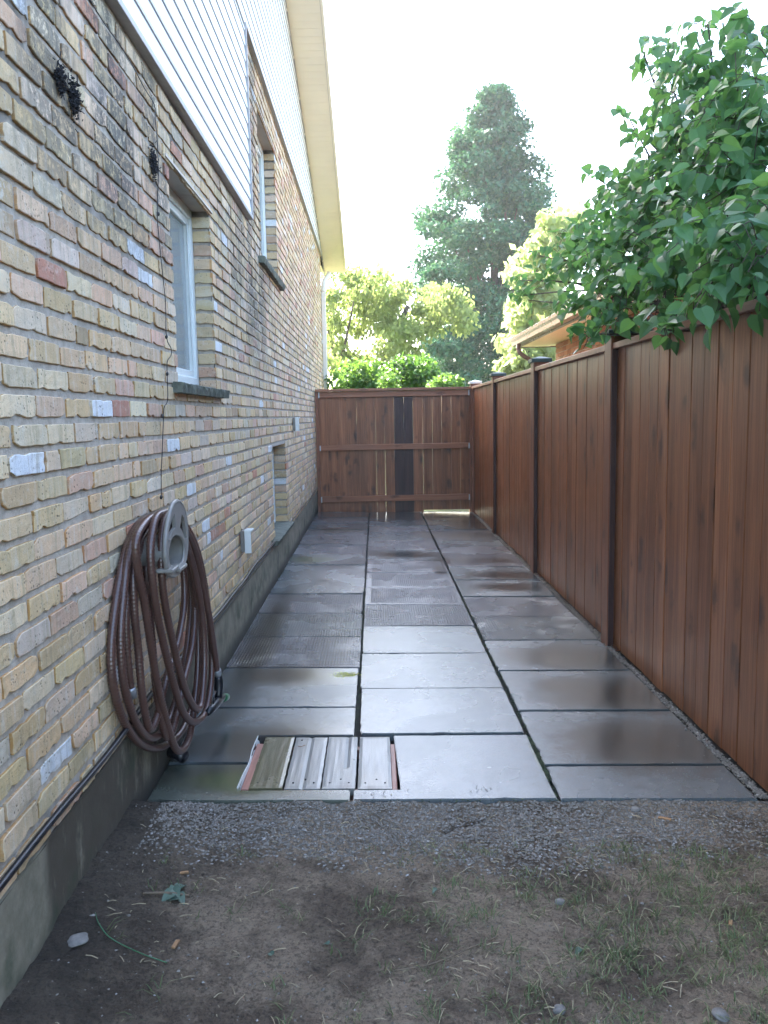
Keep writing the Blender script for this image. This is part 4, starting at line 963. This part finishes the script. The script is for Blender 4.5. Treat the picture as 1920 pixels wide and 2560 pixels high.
# tall conical tree
def tall():
    T = (3.9, 30.0, 0); o = thing('tall_tree', (4.4, 30, 0), 'tall dark blue green leafy tree rising high beyond the end fence', 'tree')
    cl = []
    prof = [(262, 1250, 22), (295, 1242, 55), (337, 1228, 82), (376, 1228, 98), (415, 1240, 128), (460, 1240, 145), (505, 1238, 160), (550, 1228, 178), (600, 1216, 190), (650, 1216, 185), (700, 1222, 180), (750, 1225, 180), (800, 1230, 180), (850, 1232, 185), (900, 1235, 185), (955, 1235, 190)]
    for (sy, sx, hw) in prof:
        n = 4 + hw//11 + (4 if sy > 560 else 0)
        for k in range(n):
            x = sx + rt.uniform(-1, 1)*hw*.88; y = sy + rt.uniform(-30, 30); x += 8*math.sin(sy*.031)*(hw > 60); Y = 30 + rt.uniform(-1, 1)*hw/75
            p = atY(x, y, Y); rr = rt.uniform(.4, .78); cl.append((p, (rr, rr, rr*.55)))
    mb = crown(cl, 330, .155, rt, up=.7, shell=.2); obj('crown', mb, M['leaf_tall'], o, flip=False)
    mb = MB(); mb.tube([(4.45, 30, -.1), (4.45, 30, 4), (4.42, 30, 8), (4.4, 30, 11.8)], lambda i: (.26, .2, .12, .03)[i], 10)
    limbs(mb, (4.45, 30, 4.5), [c_[0] for c_ in cl[40::6]], .05, rt); obj('trunk', mb, M['bark'], o, smooth=True, flip=False)
tall()
def clumps_px(L, Y0, spread, rr, n, r, dz=.7):
    out = []
    for (sx, sy, hw, hh, k) in L:
        for i in range(k):
            x = sx + r.uniform(-1, 1)*hw; y = sy + r.uniform(-1, 1)*hh; p = atY(x, y, Y0 + r.uniform(-spread, spread)); q = rr*r.uniform(.7, 1.3); out.append((p, (q, q, q*dz)))
    return out
cl = clumps_px([(880, 705, 65, 40, 13), (860, 765, 60, 45, 12), (950, 780, 65, 60, 20), (1030, 780, 75, 50, 20), (1110, 755, 45, 30, 10), (1155, 785, 16, 30, 5), (835, 850, 28, 55, 10), (880, 905, 45, 20, 7), (1000, 865, 55, 50, 18), (970, 715, 60, 25, 6)], 21, 1.2, .34, 1, rt, .9)
o = thing('tree', (.3, 21, 0), 'airy yellow green tree with drooping sprays behind the end fence', 'tree'); obj('crown', crown(cl, 120, .125, rt, droop=1.2, shell=.05), M['leaf_birch'], o, flip=False)
mb = MB(); mb.tube([(-.3, 21, -.1), (-.2, 21, 1.5), (-.9, 21, 2.6)], lambda i: (.14, .11, .08)[i], 8); limbs(mb, (-.9, 21, 2.6), [(-1.3, 21.3, 4.3), (-.4, 20.6, 4.6)], .05, rt); mb.tube(smooth_pts([(-.2, 21, 1.5), (.2, 21, 2.8), (.9, 21, 4.2)], 4), .06, 7); obj('trunk', mb, M['bark'], o, smooth=True, flip=False)
def bush(name, L, Y0, rr, n, size, mat, lab, loc, droop=.3, spread=.6):
    cl = clumps_px(L, Y0, spread, rr, n, rt); o = thing(name, loc, lab, 'bush'); obj('foliage', crown(cl, n, size, rt, up=.6, droop=droop, shell=.3), M[mat], o, flip=False)
    mb = MB()
    for c_ in cl[::4]: limbs(mb, loc, [c_[0]], .02, rt)
    obj('stem', mb, M['bark'], o, smooth=True, flip=False)
bush('bush', [(870, 950, 50, 22, 14), (890, 985, 60, 20, 12), (900, 925, 30, 8, 4)], 14.6, .26, 170, .085, 'leaf_bush', 'rounded green bush behind the left half of the end fence', (-.5, 14.6, 0))
bush('vine_mound', [(1030, 920, 36, 28, 12), (1000, 960, 60, 22, 14), (1055, 960, 25, 20, 6)], 15.4, .27, 190, .095, 'leaf_vine', 'dark vine covered mound behind the middle of the end fence', (.7, 15.4, 0))
bush('bush', [(1110, 962, 40, 12, 9), (960, 960, 20, 16, 4)], 13.9, .17, 170, .075, 'leaf_bush', 'low bright green bush peeking over the end fence beside the vine mound', (1.0, 13.9, 0))
cl = clumps_px([(1360, 650, 60, 50, 11), (1420, 590, 50, 50, 9), (1300, 690, 30, 20, 4), (1350, 730, 40, 30, 7), (1330, 800, 50, 40, 9), (1295, 880, 35, 40, 8), (1350, 900, 50, 40, 10), (1290, 930, 25, 12, 4)], 16.5, .9, .27, 1, rt)
o = thing('tree', (3.2, 16.5, 0), 'pale sunlit golden green tree behind the brown gutter', 'tree'); obj('crown', crown(cl, 130, .17, rt, droop=.7, shell=.2), M['leaf_gold'], o, flip=False)
mb = MB(); mb.tube([(3.3, 16.6, -.1), (3.3, 16.6, 2), (3.25, 16.6, 4)], lambda i: (.12, .1, .05)[i], 8); limbs(mb, (3.3, 16.6, 2), [c_[0] for c_ in cl[::7]], .03, rt); obj('trunk', mb, M['bark'], o, smooth=True, flip=False)
# near tree leaning over the fence, big heart shaped leaves
near = thing('leafy_tree', (2.6, 5.2, 0), 'broad leaved tree with large heart shaped leaves hanging over the right fence', 'tree')
NC = [(1880, 90, 3.9, .20, .6), (1820, 180, 4.2, .22, .8), (1900, 230, 3.7, .26, 1.1), (1710, 150, 4.6, .15, .4), (1670, 190, 5.0, .17, .45), (1740, 250, 4.8, .24, .9), (1810, 300, 4.4, .28, 1.2), (1890, 350, 3.8, .28, 1.3), (1665, 300, 5.2, .16, .5),
      (1600, 330, 5.4, .09, .3), (1730, 370, 4.9, .26, 1.2), (1660, 410, 5.4, .2, .9), (1600, 420, 5.6, .12, .4), (1800, 430, 4.4, .30, 1.5), (1890, 480, 3.6, .30, 1.5), (1540, 490, 6.0, .15, .7), (1610, 510, 5.4, .26, 1.2), (1700, 500, 4.8, .30, 1.4),
      (1500, 530, 6.6, .18, .8), (1500, 600, 6.2, .24, 1.1), (1590, 610, 5.2, .28, 1.4), (1680, 620, 4.5, .28, 1.4), (1780, 590, 4.0, .3, 1.5), (1880, 600, 3.2, .26, 1.4), (1450, 660, 6.6, .18, .8), (1370, 700, 7.0, .16, .4), (1320, 750, 7.6, .13, .45), (1290, 740, 7.8, .08, .25), (1300, 700, 7.6, .08, .2), (1410, 650, 6.8, .16, .5), (1350, 640, 7.2, .07, .2), (1400, 590, 6.9, .09, .3), (1390, 760, 6.8, .10, .25),
      (1510, 700, 5.6, .26, 1.3), (1600, 720, 4.7, .24, 1.3), (1690, 710, 4.0, .2, 1.2), (1780, 680, 3.5, .19, 1.1), (1860, 670, 3.0, .15, 1.0), (1500, 780, 5.2, .15, .8), (1550, 790, 4.6, .14, .8), (1480, 835, 4.6, .07, .35), (1640, 780, 3.9, .10, .5), (1670, 825, 3.5, .06, .3), (1440, 760, 5.8, .09, .4), (1905, 640, 2.9, .12, .6),
      (1600, 110, 5.0, .08, .2), (1660, 120, 4.9, .10, .3), (1740, 90, 4.5, .12, .35), (1770, 60, 4.3, .1, .25), (1570, 290, 5.6, .07, .15), (1500, 450, 6.0, .1, .3), (1440, 570, 6.6, .1, .3)]
rn = random.Random(77); lm = MB(); bm_ = MB(); base = Vector((2.5, 5.0, 1.6))
for (sx, sy, Y, rr, dn) in NC:
    c_ = atY(sx, sy, Y)
    tgt = c_; mid = base.lerp(tgt, .5) + Vector((0, 0, .15)); 
    bm_.tube(smooth_pts([base + rv(rn)*.15, mid + rv(rn)*.12, tgt], 6), lambda i: .016*(1-.065*i), 6)
    for tw in range(int(15*dn)):
        d = (rv(rn) + Vector((-.25, 0, .15))).normalized(); L = rr*rn.uniform(.8, 1.25); st = c_ + rv(rn)*rr*.45
        P = smooth_pts([st, st + d*L*.5 + Vector((0, 0, .02)), st + d*L - Vector((0, 0, L*.18))], 5); bm_.tube(P, .0022, 4)
        nl = max(3, int(L/.030))
        for k in range(nl):
            p = P[min(len(P)-1, int((k+1)/nl*(len(P)-1)))]; side = 1 if k % 2 else -1
            out = (d.cross(Vector((0, 0, 1)))*side + d*.4 + rv(rn)*.5).normalized()
            pe = p + out*rn.uniform(.01, .03); ax = (out*.8 + Vector((0, 0, -rn.uniform(-.1, 1.2))) + rv(rn)*.5).normalized()
            nr = (out + Vector((-.35, -.45, .5)) + rv(rn)*.55).normalized(); nr = (nr - ax*nr.dot(ax)).normalized()
            Lf = rn.uniform(.045, .10); leafmesh(lm, pe, ax, nr, Lf, Lf*.78, fold=rn.uniform(.1, .55), curl=rn.uniform(.02, .3))
obj('crown', lm, M['leaf_near'], near, flip=False)
bm_.tube(smooth_pts([(2.6, 5.2, -.1), (2.55, 5.15, .8), (2.5, 5.0, 1.7)], 4), .055, 10)
obj('trunk', bm_, M['bark'], near, smooth=True, flip=False)

# ================================================================ HAZE (thin volume added to imitate lens glare and fade the tall tree)
mb = MB(); mb.box(-16, 20, -8, 42, -1.2, 16.5)
hz = obj('glare_haze', mb, []); hz['kind'] = 'stuff'; hz.data.materials.clear()
hm = bpy.data.materials.new('glare_haze_volume'); hm.use_nodes = True; ht = hm.node_tree; ht.nodes.remove(ht.nodes['Principled BSDF'])
pv = ht.nodes.new('ShaderNodeVolumePrincipled'); pv.inputs['Color'].default_value = (.92, .96, 1, 1); pv.inputs['Density'].default_value = .0010; pv.inputs['Anisotropy'].default_value = .5
ht.links.new(pv.outputs[0], ht.nodes['Material Output'].inputs['Volume']); hz.data.materials.append(hm)
sc.cycles.volume_bounces = 1
